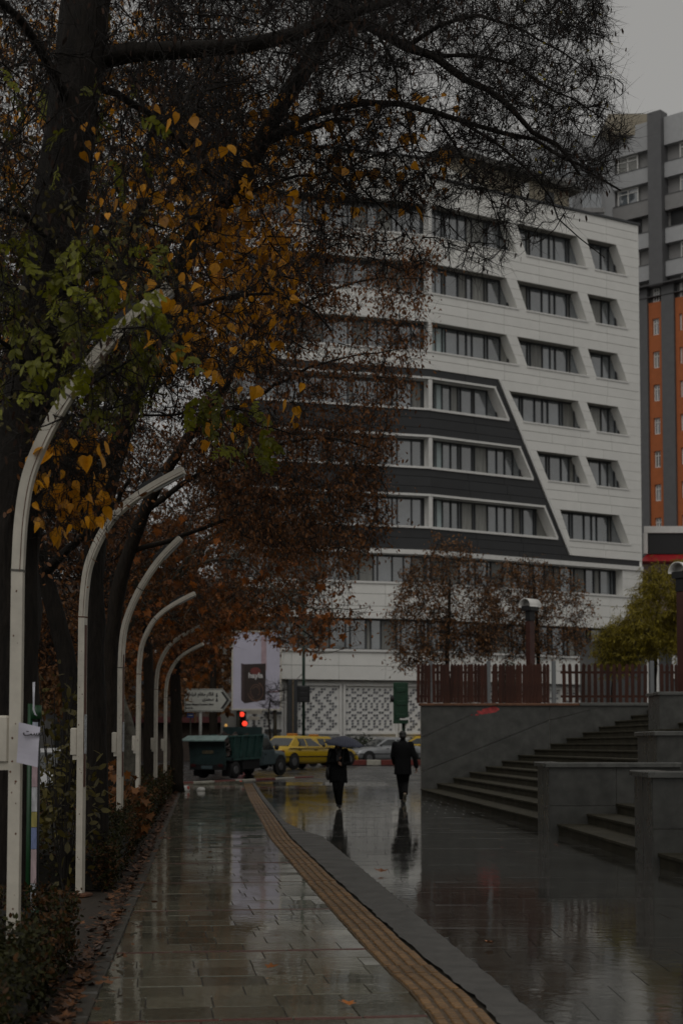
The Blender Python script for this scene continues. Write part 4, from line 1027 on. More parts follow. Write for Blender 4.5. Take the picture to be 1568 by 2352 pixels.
# ------------------------------------------------------------------ cars
M_tyre = mat('tyre', (.012, .012, .012), .7, .2, 20); M_rim = mat('rim', (.22, .22, .23), .35, .1, 6, metal=.6); M_cglass = mat('car_glass', (.03, .035, .036), .06, .2, 3, spec=.8)
M_tail = mat('tail_lamp', (.14, .008, .008), .2); M_head = mat('head_lamp', (.45, .46, .46), .12); M_trim = mat('car_trim', (.015, .015, .016), .5); M_plate = mat('number_plate', (.5, .5, .46), .4)
def sedan(name, label, loc, hd, paint, taxi=False, group='cars at the crossroads', L=4.45, W=1.70, H=1.44):
    """local x = forward, y = left"""
    t = thing(name, loc, label, 'car', group); t.rotation_euler = (0, 0, hd)
    h = L / 2
    st = [(-h, .50, .70, .66), (-h + .10, .30, .93, .78), (-h + .5, .24, .97, .84), (-h + 1.05, .22, .98, .85), (-.3, .20, .96, .85), (.75, .20, .93, .85), (1.15, .22, .89, .84), (h - .55, .24, .83, .81), (h - .12, .28, .70, .74), (h, .42, .58, .60)]
    rings = []
    for x, zb, zt, w in st:
        w *= W / 1.70
        prof_ = [(w * .90, zb), (w, zb + .10), (w * 1.0, zb + (zt - zb) * .55), (w * .97, zt - .10), (w * .90, zt - .02), (w * .55, zt + .012)]
        rings.append([(x, y, z) for y, z in prof_] + [(x, -y, z) for y, z in reversed(prof_)])
    bo = MB().ring_loft(rings); body = bo.build('body', paint, t, True, True)
    # cabin: roof shell on pillars
    xb0, xb1, xt0, xt1 = -h + .62, .98, -h + 1.22, .18
    wb, wt = W / 2 * .93, W / 2 * .74; zb, zt = .93, H
    lo = [(xb0, wb * .92), (-.35, wb), (xb1, wb * .93)]; up = [(xt0, wt * .95), (-.45, wt), (xt1, wt * .95)]
    rl = [[(x, y, zb) for x, y in lo] + [(x, -y, zb) for x, y in reversed(lo)], [(x + .01, y, zt - .07) for x, y in up] + [(x, -y, zt - .07) for x, y in reversed(up)],
          [(x * .9 - .05, y * .9, zt - .012) for x, y in up] + [(x * .9 - .05, -y * .9, zt - .012) for x, y in reversed(up)], [(x * .6 - .15, y * .5, zt) for x, y in up] + [(x * .6 - .15, -y * .5, zt) for x, y in reversed(up)]]
    MB().ring_loft(rl).build('cabin', paint, t, False, True)
    def onside(x, z, s):
        f = (z - zb) / (zt - .07 - zb); 
        def wid(tab, xx): return np.interp(xx, [q[0] for q in tab], [q[1] for q in tab])
        # interpolate on the ruled side surface
        y0, y1 = wid(lo, x), wid(up, x); return (x, s * (y0 + (y1 - y0) * f + .008), z)
    for s in (-1, 1):
        a0 = [(xb0 + .62, .98), (-.40, .98), (-.45, zt - .13), (xt0 + .10, zt - .13), (xb0 + .75, 1.12)]
        a1 = [(-.28, .98), (xb1 - .22, .98), (xt1 - .08, zt - .13), (-.36, zt - .13)]
        for poly in (a0, a1):
            vs = [onside(x, z, s) for x, z in poly]; n = len(vs)
            MB().add(vs + [(x, y - s * .02, z) for x, y, z in vs], [tuple(range(n)) if s > 0 else tuple(range(n - 1, -1, -1))] + [(i, (i + 1) % n, n + (i + 1) % n, n + i) for i in range(n)]).build('side_window', M_cglass, t, False, True)
        for x in (-h + .82, h - .80):
            wh = MB()
            for r, y0, y1 in ((.305, .0, .19),): wh.tube([(x, s * (W / 2 - .16), .305), (x, s * (W / 2 - .14), .305), (x, s * (W / 2 + .005), .305), (x, s * (W / 2 + .015), .305)], [.27, .305, .305, .28], 20)
            w_ = wh.build('wheel', M_tyre, t, True, True)
            MB().tube([(x, s * (W / 2 + .0), .305), (x, s * (W / 2 + .022), .305)], [.19, .17], 14).build('rim', M_rim, w_, False, True)
            MB().tube([(x, s * (W / 2 - .10), .33), (x, s * (W / 2 + .002), .33)], .375, 20).build('wheel_arch', M_trim, t, False, True)
        MB().box(-h + .1, h - .15, s * (W / 2 * 1.0) - .012, s * (W / 2) + .012, .50, .545).build('side_moulding', M_trim, t, False, True)
        for x in (-1.05, .15): MB().box(x, x + .16, s * W / 2 * .985 - .015, s * W / 2 * .985 + .02, .80, .83).build('handle', M_trim, t, False, True)
        MB().ball((.72, s * (W / 2 + .07), 1.0), .07, .09, .06, 8, 6).build('mirror', M_trim, t, True, True)
        MB().bbox(-h - .012, -h + .14, s * .66 - .17, s * .66 + .13 if s > 0 else s * .66 + .17, .66, .80, .02).build('tail_lamp', M_tail, t, False, True)
        MB().bbox(h - .20, h - .03, s * .56 - .17, s * .56 + .17, .56, .69, .02).build('head_lamp', M_head, t, False, True)
    def pane(p4, name):
        p4 = [Vector(q) for q in p4]; nrm = (p4[1] - p4[0]).cross(p4[2] - p4[0]).normalized() * .012
        MB().add([q + nrm for q in p4] + [q - nrm for q in p4], [(0, 1, 2, 3), (7, 6, 5, 4), (0, 4, 5, 1), (1, 5, 6, 2), (2, 6, 7, 3), (3, 7, 4, 0)]).build(name, M_cglass, t, False, True)
    pane([(xb0 + .06, -wb * .80, .99), (xb0 + .06, wb * .80, .99), (xt0 - .03, wt * .86, zt - .11), (xt0 - .03, -wt * .86, zt - .11)], 'rear_window')
    pane([(xb1 - .03, wb * .86, .97), (xb1 - .03, -wb * .86, .97), (xt1 + .06, -wt * .88, zt - .11), (xt1 + .06, wt * .88, zt - .11)], 'windscreen')
    MB().bbox(-h - .06, -h + .16, -W / 2 * .93, W / 2 * .93, .30, .56, .05).build('rear_bumper', paint, t, False, True)
    MB().bbox(h - .12, h + .05, -W / 2 * .88, W / 2 * .88, .26, .50, .05).build('front_bumper', paint, t, False, True)
    MB().box(h - .02, h + .055, -.42, .42, .52, .60).build('grille', M_trim, t, False, True)
    MB().box(-h - .075, -h - .055, -.26, .26, .60 - .18, .72 - .18).build('number_plate', M_plate, t, False, True)
    if taxi:
        MB().bbox(-.55, -.25, -.22, .22, H - .005, H + .10, .03).build('roof_sign', mat('taxi_sign', (.5, .2, .03), .4), t, False, True)
        for s in (-1, 1):
            ck = MB()
            for k in range(34):
                x = -h + .42 + k * .105
                if x > h - .6: break
                z = .845 + (.03 if k % 2 else 0) - max(0, x - .8) * .05
                ck.box(x, x + .10, s * W / 2 * .995 - .01, s * W / 2 * .995 + .014, z, z + .03)
            ck.build('chequer_band', M_trim, t, False, True)
    return t
M_taxi = mat('taxi_yellow', (.62, .40, .015), .25, .05, 3, coat=.5); M_silver = mat('silver_paint', (.36, .37, .38), .3, .05, 3, metal=.35, coat=.5)
M_wcar = mat('white_car', (.6, .6, .6), .3, .04, 3, coat=.4)
def hdg(dx, dy): return math.atan2(dy, dx)
f_ = Vector((.56, .83, 0)); r_ = Vector((.83, -.56, 0)); rc = Vector((-2.5, 67.2, 0)) - r_ * .85 + f_ * 2.25
sedan('taxi', 'yellow taxi with chequer band standing just ahead of the blue-green truck', (rc.x, rc.y, .44), hdg(.56, .83), M_taxi, True)
f_ = Vector((-.86, -.5, 0)); c_ = at(868, 1712, 87.5)
sedan('silver_car', 'silver car behind the painted traffic island, facing the taxis', (c_.x + .3, 87.5, .46), hdg(-.86, -.5), M_silver)
c_ = at(952, 1712, 93); sedan('taxi', 'yellow taxi half hidden behind the walking man and the granite wall', (c_.x, 91.5, .55), hdg(-.97, -.2), M_taxi, True)
c_ = at(757, 1712, 84); sedan('taxi', 'yellow taxi mostly hidden behind the navy umbrella', (c_.x - .5, 78, .46), hdg(.62, .78), M_taxi, True)
sedan('parked_car', 'white car parked on the side street beyond the hedge, past the first lamp', (-6.55, 36.5, -.05), hdg(.09, -1), M_wcar, group='cars on the side street')
sedan('parked_car', 'second white car parked further along the side street beyond the hedge', (-7.4, 43.5, -.05), hdg(.09, -1), M_wcar, group='cars on the side street')

# truck
tk = thing('dump_truck', (-5.1, 60.3, gz(60.5)), 'blue-green pickup truck with flared ribbed dump bed parked at the painted kerb', 'truck')
tk.rotation_euler = (0, -.03, hdg(.485, .875))
M_teal = mat('teal_paint', (.04, .095, .086), .4, .3, 4, rvar=.1); M_teal2 = mat('worn_teal', (.16, .24, .225), .4, .3, 4); M_tkdark = mat('dark_teal', (.022, .042, .042), .5, .3, 4); M_tkgrey = mat('truck_blue_grey', (.085, .12, .13), .35, .15, 3)
hw = .80
# bed: floor, side walls flaring outwards, ribs, tailgate with a folded pale lip
MB().box(.05, 2.5, -hw, hw, .72, .80).build('bed_floor', M_tkdark, tk, False, True)
for s in (-1, 1):
    w = MB().add([(.55, s * hw, .80), (2.5, s * hw, .80), (2.5, s * (hw + .12), 1.62), (.10, s * (hw + .12), 1.62), (.55, s * (hw - .04), .80), (2.5, s * (hw - .04), .80), (2.5, s * (hw + .07), 1.62), (.10, s * (hw + .07), 1.62)],
                 [(0, 1, 2, 3), (7, 6, 5, 4), (0, 4, 5, 1), (1, 5, 6, 2), (2, 6, 7, 3), (3, 7, 4, 0)]).build('bed_side', M_teal, tk, False, True)
    for x in (.45, .98, 1.5, 2.02, 2.46):
        MB().add([(x - .03, s * (hw + .002 + .0), .80), (x + .03, s * (hw + .002), .80), (x + .03, s * (hw + .125), 1.62), (x - .03, s * (hw + .125), 1.62), (x - .03, s * (hw + .06), .80), (x + .03, s * (hw + .06), .80), (x + .03, s * (hw + .18), 1.62), (x - .03, s * (hw + .18), 1.62)],
                 [(0, 1, 2, 3), (7, 6, 5, 4), (0, 4, 5, 1), (1, 5, 6, 2), (2, 6, 7, 3), (3, 7, 4, 0)]).build('rib', M_teal, w, False, True)
    MB().box(.10, 2.52, s * (hw + .12) - .04, s * (hw + .12) + .07, 1.60, 1.66).build('top_rail', M_teal, w, False, True)
    MB().box(.5, 2.5, s * hw - .03, s * hw + .06, .70, .78).build('lower_rail', M_teal, w, False, True)
tg = MB().add([(-.02, -hw, .50), (-.02, hw, .50), (-.10, hw + .03, 1.45), (-.10, -hw - .03, 1.45), (.05, -hw, .50), (.05, hw, .50), (-.03, hw + .03, 1.45), (-.03, -hw - .03, 1.45)],
              [(0, 1, 2, 3), (7, 6, 5, 4), (0, 4, 5, 1), (1, 5, 6, 2), (2, 6, 7, 3), (3, 7, 4, 0)]).build('tailgate', M_tkdark, tk, False, True)  # lower edge lengthened to help darken the underside
MB().add([(-.40, -hw - .2, 1.46), (-.40, hw + .2, 1.46), (.0, hw + .12, 1.62), (.0, -hw - .12, 1.62), (-.40, -hw - .2, 1.50), (-.40, hw + .2, 1.50), (.0, hw + .12, 1.67), (.0, -hw - .12, 1.67)],
         [(0, 1, 2, 3), (7, 6, 5, 4), (0, 4, 5, 1), (1, 5, 6, 2), (2, 6, 7, 3), (3, 7, 4, 0)]).build('tailgate_lip', M_teal2, tg, False, True)
MB().box(-.09, -.04, -.3, .2, .98, 1.10).build('worn_lettering', mat('worn_rust_paint', (.12, .10, .06), .6, .5, 12), tg, False, True)
MB().box(.0, 4.3, -.42, .42, .42, .62).build('chassis', M_black, tk, False, True)
MB().box(-.08, .06, -.78, .78, .36, .56).build('rear_bumper', M_black, tk, False, True)
for s in (-1, 1): MB().box(-.10, -.07, s * .62 - .1, s * .62 + .1, .48, .58).build('tail_lamp', mat('dull_lamp', (.05, .008, .008), .4), tk, False, True)
MB().box(-.10, -.085, -.25, .25, .40, .52).build('number_plate', M_tkgrey, tk, False, True)
for s in (-1, 1):  # black flaps and skirts added so the truck's underside reads as dark shade
    MB().box(1.12, 1.15, s * .66 - .2, s * .66 + .2, .12, .62).build('shade_flap', M_black, tk, False, True); MB().box(.26, .29, s * .66 - .2, s * .66 + .2, .10, .60).build('shade_flap', M_black, tk, False, True)
    MB().box(1.3, 2.5, s * .74 - .02, s * .74 + .02, .32, .70).build('shade_skirt', M_black, tk, False, True)
MB().box(2.5, 2.56, -.85, .85, .8, 1.75).build('headboard', M_teal, tk, False, True)
# cab with bonnet
W2 = .80
cabr = []
for x, zb, zt, w in ((2.58, .40, 1.02, .78), (3.6, .40, 1.02, .80), (3.75, .42, 1.00, .80), (4.45, .44, .93, .76), (4.62, .46, .80, .70)):
    p6 = [(w * .95, zb), (w, zb + .1), (w, zt - .16), (w * .95, zt - .05), (w * .8, zt)]
    cabr.append([(x, y, z) for y, z in p6] + [(x, -y, z) for y, z in reversed(p6)])
MB().ring_loft(cabr).build('body', M_tkgrey, tk, True, True)
lo = [(2.60, .77), (3.70, .77)]; up = [(2.72, .66), (3.30, .66)]
MB().ring_loft([[(x, y, .98) for x, y in lo] + [(x, -y, .98) for x, y in reversed(lo)], [(x, y, 1.58) for x, y in up] + [(x, -y, 1.58) for x, y in reversed(up)], [(x * .97 + .09, y * .8, 1.66) for x, y in up] + [(x * .97 + .09, -y * .8, 1.66) for x, y in reversed(up)]]).build('cab', M_tkgrey, tk, False, True)
for s in (-1, 1):
    vs = [(2.78, s * .768, 1.03), (3.56, s * .768, 1.03), (3.24, s * .685, 1.50), (2.83, s * .685, 1.50)]
    MB().add(vs + [(x, y - s * .02, z) for x, y, z in vs], [(0, 1, 2, 3) if s > 0 else (3, 2, 1, 0), (4, 5, 6, 7)] + [(i, (i + 1) % 4, 4 + (i + 1) % 4, 4 + i) for i in range(4)]).build('side_window', M_cglass, tk, False, True)
    MB().ball((3.5, s * .95, 1.12), .06, .11, .12, 8, 6).build('mirror', M_trim, tk, True, True)
    d_ = MB().box(2.72, 3.58, s * .795, s * .81, .46, .98).build('door', M_tkgrey, tk, False, True)
    MB().box(2.80, 2.94, s * .81, s * .83, .84, .87).build('handle', M_trim, d_, False, True)
    for x in (.72, 4.05):
        w_ = MB().tube([(x, s * .60, .33), (x, s * .62, .33), (x, s * .79, .33), (x, s * .81, .33)], [.29, .33, .33, .30], 20).build('wheel', M_tyre, tk, True, True)
        MB().tube([(x, s * .79, .33), (x, s * .825, .33)], [.17, .15], 12).build('rim', M_rim, w_, False, True)
        if x > 3: MB().tube([(x, s * .70, .38), (x, s * .806, .38)], .42, 18).build('wheel_arch', M_trim, tk, False, True)
        else: MB().box(x - .45, x + .45, s * .55, s * .80, .66, .70).build('mudguard', M_black, tk, False, True)
MB().add([(3.72, -.68, 1.02), (3.72, .68, 1.02), (3.34, .60, 1.54), (3.34, -.60, 1.54), (3.70, -.68, 1.02), (3.70, .68, 1.02), (3.32, .60, 1.54), (3.32, -.60, 1.54)], [(0, 1, 2, 3), (7, 6, 5, 4), (0, 4, 5, 1), (1, 5, 6, 2), (2, 6, 7, 3), (3, 7, 4, 0)]).build('windscreen', M_cglass, tk, False, True)
MB().box(2.42, 2.5, -.9, .9, 1.66, 1.95).build('cage_rail', M_tkdark, tk, False, True)
# load in the bed
ld = thing('truck_load', (-4.6, 61.2, 1.0), 'dark heap of scrap lying in the truck bed', 'scrap')
random.seed(8); lb = MB(); dirv = Vector((.485, .875, 0)); rv_ = Vector((.875, -.485, 0))
for k in range(30):
    c = Vector((-5.1, 60.3, 0)) + dirv * random.uniform(.5, 2.2) + rv_ * random.uniform(-.6, .6); c.z = gz(60.5) + random.uniform(.9, 1.7)
    lb.box(-.2, .2, -.06, .06, -.05, .05, Matrix.Translation(c) @ Matrix.Rotation(random.random() * 6, 4, 'Z') @ Matrix.Rotation(random.uniform(-.8, .8), 4, 'Y') @ Matrix.Scale(random.uniform(.7, 1.8), 4))
lb.build('scrap_heap', mat('scrap', (.05, .035, .028), .7, .5, 6), ld, kind='stuff')

# ------------------------------------------------------------------ fence on the terrace
fc = thing('picket_fence', (6, 47.0, 2.6), 'red-brown wooden picket fence with grey steel posts on the granite wall', 'fence')
M_pick = mat('red_brown_wood', (.048, .016, .009), .6, .35, 6, .2, 30, stretch=(4, 4, .5), rnd=.3, spec=.3)
def pk_mesh(w, h):
    return MB().prism([(-w / 2, 0), (w / 2, 0), (w / 2, h - .06), (w * .22, h), (-w * .22, h), (-w / 2, h - .06)], lambda s, z, d: Vector((s, -d, z)), 0, .022).mesh('picket', M_pick)
PKA, PKB = pk_mesh(.098, 1.17), pk_mesh(.105, 1.17)
def fx(zx): return at((1631 + zx / 1.4255) / 1.7417, 1600, 47.0).x
random.seed(4)
def run(z0, z1, n, me, y=46.98):
    for k in range(n):
        x = fx(z0 + (z1 - z0) * k / (n - 1))
        link('picket', me, fc, (x - 6, y - 47.0 + .0, .12 + random.uniform(-.015, .015)), (random.gauss(0, .01), random.gauss(0, .012), random.gauss(0, .03)))
run(58, 118, 4, PKA); run(150, 442, 16, PKA); run(484, 795, 17, PKA); run(890, 1350, 14, PKB); run(1445, 1560, 5, PKA)
for (a, c) in ((50, 120), (140, 452), (474, 805), (870, 1368), (1440, 1580)):
    for z in (.28, 1.0): MB().box(fx(a), fx(c), 47.003, 47.045, 2.6 + z, 2.6 + z + .07).build('rail', M_pick, fc)
for a in (130, 460, 832, 1392): MB().bbox(fx(a) - .06, fx(a) + .06, 46.99, 47.11, 2.57, 3.98, .012).build('post', mat('grey_steel', (.17, .18, .185), .45, .1, 5), fc)
# ------------------------------------------------------------------ terrace lamps: brown post with curved cap
def tlamp(u, v_top, Y, zb, w, label):
    p = at(u, v_top, Y); t = thing('terrace_lamp', (p.x, Y, zb), label, 'lamp', 'brown terrace lamps')
    Mpost = mat('red_brown_post', (.06, .02, .014), .45, .2, 5)
    MB().bbox(p.x - w, p.x + w, Y - w, Y + w, zb, p.z - .75, .015).build('post', Mpost, t)
    MB().bbox(p.x - w * 1.1, p.x + w * 1.1, Y - w * 1.1, Y + w * 1.1, p.z - .749, p.z - .40, .015).build('neck', M_black, t)
    r = .25; cp = MB(); n = 14
    for k in range(n + 1):
        a = math.pi * (-.05 + 1.1 * k / n)
        for (rr_, y) in ((r, -.26), (r, .26), (r - .025, .26), (r - .025, -.26)):
            cp.v.append((p.x + rr_ * math.cos(a) * 1.1, Y + y, p.z - r + rr_ * math.sin(a)))
    for k in range(n):
        for j in range(4): cp.f.append((k * 4 + j, k * 4 + (j + 1) % 4, (k + 1) * 4 + (j + 1) % 4, (k + 1) * 4 + j))
    cp.f += [(0, 1, 2, 3), (4 * n + 3, 4 * n + 2, 4 * n + 1, 4 * n)]
    c = cp.build('cap', M_white, t, True)
    t.rotation_euler = (0, 0, math.radians(-52))
    MB().box(p.x - .22, p.x + .22, Y - .18, Y + .18, p.z - .41, p.z - .24).build('lamp_body', M_dark, t)
    return t
tlamp(1216, 1375, 52, 2.56, .11, 'red-brown terrace lamp post with curved white cap behind the picket fence')
tlamp(1567, 1292, 40, 2.4, .13, 'thick red-brown terrace lamp post with pale cap beside the upper stairs')

# ------------------------------------------------------------------ litter
def litter(name, u, v, label, cat, w, h, cols__):
    d = ray(u, v); t_ = -CZ / d.z; p = d * t_ + Vector((0, 0, CZ)); t = thing(name, (p.x, p.y, 0), label, cat)
    b = MB(); 
    for k, (r0, z0) in enumerate(((w, 0), (w * 1.05, h * .3), (w * .9, h * .7), (w * .8, h))): pass
    b.ring_loft([[(p.x + r0 * math.cos(a) * (1 + .2 * math.sin(3 * a + z0 * 9)), p.y + .7 * r0 * math.sin(a), .004 + z0) for a in np.linspace(0, 6.28, 9)[:-1]] for r0, z0 in ((w, 0), (w * 1.08, h * .3), (w * .9, h * .75), (w * .5, h))])
    b.build('wrapper', cols__[0], t)
    if len(cols__) > 1: MB().ball((p.x + w * .6, p.y - .02, h * .55), w * .5, w * .4, h * .4, 8, 6).build('crumpled_end', cols__[1], t)
litter('crumpled_packet', 425, 1817, 'crumpled red and white packet lying by the hedge end', 'litter', .14, .17, [M_white, mat('packet_red', (.5, .05, .03), .4)])
litter('paper_scrap', 461, 1817, 'small white paper scrap on the wet walkway near the hedge end', 'litter', .13, .12, [M_white])

# thin cables strung from the billboard to the green signal pole
for k, (a_, b_) in enumerate((((643, 1500, 78), (697, 1440, 74)), ((609, 1592, 77.9), (697, 1545, 74)))):
    p0, p1 = at(*a_), at(*b_); mid = (p0 + p1) / 2 - Vector((0, 0, .35))
    c_ = thing('overhead_cable', tuple(p0), ('upper thin cable strung from the billboard edge to the green signal pole', 'lower sagging cable strung from the billboard front to the green signal pole')[k], 'cable')
    MB().tube(resample([tuple(p0), tuple(mid), tuple(p1)], .4), .014, 5).build('cable', M_kerb, c_)
# ------------------------------------------------------------------ people
def capsule(b, pts, rads, n=12, ell=1.0, up=None):
    b.tube(pts, rads, n, True, ell, up=up)
    for p, r in ((pts[0], rads[0]), (pts[-1], rads[-1])): b.ball(p, r, n=10, m=8)
def remesh(o, vox, sm=4):
    r = o.modifiers.new('remesh', 'REMESH'); r.mode = 'VOXEL'; r.voxel_size = vox; r.use_smooth_shade = True
    s = o.modifiers.new('smooth', 'SMOOTH'); s.factor = .5; s.iterations = sm
def hand(b, wrist, d, side, palm_n, curl=.6, s=1.0):
    """palm, four unequal fingers and a thumb; d = pointing direction, side = thumb side, palm_n = palm normal"""
    d, side, palm_n = Vector(d).normalized(), Vector(side).normalized(), Vector(palm_n).normalized()
    w = Vector(wrist)
    for k in range(4):
        o = side * (.030 - k * .020) * s
        capsule(b, [w + o * .5, w + d * .085 * s + o], [.017 * s, .012 * s], 8)
        L = (.072, .082, .076, .060)[k] * s; p = w + d * .085 * s + o
        q = p + (d * math.cos(curl) + palm_n * math.sin(curl)) * L * .5; r = q + (d * math.cos(curl * 2.2) + palm_n * math.sin(curl * 2.2)) * L * .5
        capsule(b, [p, q, r], [.0098 * s, .0092 * s, .0082 * s], 7)
    t0 = w + side * .028 * s + d * .02 * s; t1 = t0 + (side * .7 + d * .7 + palm_n * .25).normalized() * .04 * s; t2 = t1 + (d * .9 + palm_n * .4).normalized() * .032 * s
    capsule(b, [t0, t1, t2], [.013 * s, .0115 * s, .009 * s], 7)
M_skin = mat('skin', (.30, .165, .11), .5, .08, 12); M_suit = mat('black_wool', (.007, .007, .008), .85, .3, 30, spec=.15); M_trous = mat('dark_trousers', (.007, .007, .0075), .85, .25, 30, spec=.15)
M_hair = mat('black_hair', (.008, .007, .006), .45, .3, 60, stretch=(3, 3, .3)); M_coat = mat('charcoal_coat', (.008, .0085, .009), .85, .3, 30, spec=.15); M_sole = mat('pale_sole', (.30, .26, .20), .6); M_shoe = mat('black_shoe', (.012, .011, .011), .35)
M_scarf = mat('grey_scarf', (.06, .055, .055), .8, .3, 20)

def head_mesh(b, c, f, s=1.0):
    """f = facing direction (unit, horizontal); skull, jaw, nose, brow, lips, ears"""
    c = Vector(c); f = Vector(f).normalized(); l = Vector((-f.y, f.x, 0)); up = Vector((0, 0, 1))
    b.ball(c + up * .03 * s - f * .008, .078 * s, .092 * s, .105 * s) if abs(f.y) > .7 else b.ball(c + up * .03 * s, .092 * s, .078 * s, .105 * s)
    b.ball(c - up * .045 * s + f * .025 * s, .056 * s, .060 * s, .070 * s)
    b.ball(c + f * .094 * s - up * .012 * s, .014 * s, .020 * s, .024 * s, 8, 6)
    b.tube([c + f * .086 * s + up * .035 * s, c + f * .102 * s - up * .018 * s], [.008 * s, .014 * s], 6)
    b.ball(c + f * .082 * s + up * .042 * s, .045 * s, .016 * s, .010 * s, 8, 6)
    b.ball(c + f * .084 * s - up * .056 * s, .024 * s, .012 * s, .009 * s, 8, 6)
    b.ball(c + f * .072 * s - up * .098 * s, .024 * s, .020 * s, .018 * s, 8, 6)
    for sgn in (-1, 1): b.ball(c + l * sgn * .082 * s - up * .008 * s - f * .005, .012 * s, .022 * s, .032 * s, 8, 6)

def build_man():
    g = at(1606 / 1.7417 * 1.0, 1712, 37.0)
    d = ray(925, 1846); t_ = -CZ / d.z; p = d * t_ + Vector((0, 0, CZ)); X, Y = p.x, p.y
    t = thing('person', (X, Y, 0), 'person in a dark suit walking away from us, one pale shoe sole lifted', 'person')
    V = lambda x, y, z: Vector((X + x, Y + y, z))
    hipL, hipR = V(-.095, 0, .93), V(.095, 0, .93)
    kneeL, ankL, toeL = V(-.05, .14, .51), V(-.01, .05, .085), V(-.01, .22, .04)          # standing leg, ahead
    kneeR, ankR, toeR = V(.06, .10, .50), V(.035, -.24, .24), V(.03, -.17, .06)             # trailing leg, heel lifted towards us
    shL, shR = V(-.19, .02, 1.47), V(.19, .02, 1.47)
    elL, wrL = V(-.245, .07, 1.19), V(-.20, .22, 1.02); elR, wrR = V(.29, -.02, 1.18), V(.335, .04, .93)
    b = MB()
    b.tube([V(0, 0, .90), V(0, .01, 1.1), V(0, .02, 1.3), V(0, .02, 1.46)], [.14, .13, .15, .12], 14, ell=.7)
    capsule(b, [V(0, .02, 1.44), V(0, .035, 1.60)], [.062, .056])
    for h_, k, a, to in ((hipL, kneeL, ankL, toeL), (hipR, kneeR, ankR, toeR)): capsule(b, [h_, k, a], [.082, .056, .04]); capsule(b, [a, a * .5 + to * .5], [.034, .02])
    for s_, e, w in ((shL, elL, wrL), (shR, elR, wrR)): capsule(b, [s_, e, w], [.05, .042, .03])
    hand(b, wrR + Vector((.005, .01, -.03)), (.1, .1, -1), (-.2, 1, 0), (-1, 0, -.1), .5)
    hand(b, wrL + Vector((.0, .01, -.02)), (.0, .4, -.9), (.2, .6, .2), (1, .2, 0), .5)
    head_mesh(b, V(0, .05, 1.68), (-.25, 1, 0), 1.0)
    o = b.build('body', M_skin, t, True); remesh(o, .0085, 3)
    hb = MB(); hb.ball(V(0, .035, 1.735), .092, .102, .088); hb.ball(V(0, -.015, 1.67), .084, .062, .078); remesh(hb.build('hair', M_hair, t, True), .011, 5)
    tr = MB()
    for h_, k, a in ((hipL, kneeL, ankL), (hipR, kneeR, ankR)): tr.tube([h_ + Vector((0, 0, .05)), h_ * .5 + k * .5, k, k * .4 + a * .6, a + (k - a).normalized() * .02], [.112, .102, .085, .076, .078], 14); tr.ball(h_ + Vector((0, 0, .03)), .112)
    tr.ball(V(0, 0, .95), .16, .125, .12)
    for k_ in (kneeL, kneeR): tr.ball(k_, .085)
    remesh(tr.build('trousers', M_trous, t, True), .013, 5)
    jk = MB()
    jk.ring_loft([[V(rx * math.cos(a), ry * math.sin(a) + yo, z) for a in np.linspace(0, 2 * math.pi, 25)[:-1]] for rx, ry, yo, z in
                  ((.222, .150, -.01, .72), (.215, .148, -.005, .85), (.205, .14, 0, 1.0), (.198, .135, .005, 1.13), (.215, .142, .01, 1.28), (.232, .140, .015, 1.39), (.215, .12, .02, 1.475), (.12, .09, .03, 1.535), (.075, .075, .035, 1.57))])
    for s_, e, w in ((shL, elL, wrL), (shR, elR, wrR)):
        capsule(jk, [s_, s_ * .5 + e * .5, e, e * .35 + w * .65, w], [.088, .078, .068, .062, .06], 14)
    remesh(jk.build('jacket', M_suit, t, True), .013, 4)
    cl = MB(); cl.tube([V(0, .035, 1.545), V(0, .04, 1.60)], [.078, .07], 14); cl.build('collar', M_suit, t, True)
    for a, to, lifted in ((ankL, toeL, 0), (ankR, toeR, 1)):
        dvec = (to - a); dvec.normalize(); up = Vector((0, 0, 1)) if not lifted else Vector((0, -.9, -.3)).normalized()
        s_ = MB(); hl = a - Vector((0, .0, .0))
        if not lifted:
            s_.tube([a + Vector((0, -.07, -.03)), a + Vector((0, 0, -.02)), a + Vector((0, .09, -.04)), a + Vector((0, .19, -.052))], [.036, .048, .042, .026], 12, ell=1.0)
            s_.box(a.x - .042, a.x + .042, a.y - .1, a.y + .22, .004, .028)
        else:
            s_.tube([a + Vector((0, -.055, .02)), a + Vector((0, -.02, -.03)), a + Vector((0, .03, -.11)), a + Vector((0, .07, -.17))], [.034, .046, .043, .028], 12)
        sh_ = s_.build('shoe', M_shoe, t, True); remesh(sh_, .011, 3)
        if lifted:
            q = MB(); n_ = Vector((0, -.80, -.60)); ax = Vector((0, .55, -.83)).normalized(); c0 = a + Vector((0, -.035, -.045)) ; wv = Vector((1, 0, 0))
            ol = [(-.085, .026), (-.06, .036), (0, .033), (.06, .043), (.12, .043), (.165, .024)]
            pts = [c0 + ax * s + wv * w + n_ * .02 for s, w in ol] + [c0 + ax * s - wv * w + n_ * .02 for s, w in reversed(ol)]
            n = len(pts); q.add(pts + [p_ - n_ * .028 for p_ in pts], [tuple(range(n)), tuple(range(2 * n - 1, n - 1, -1))] + [(i, n + i, n + (i + 1) % n, (i + 1) % n) for i in range(n)])
            q.build('sole', M_sole, sh_)
    return t
build_man()

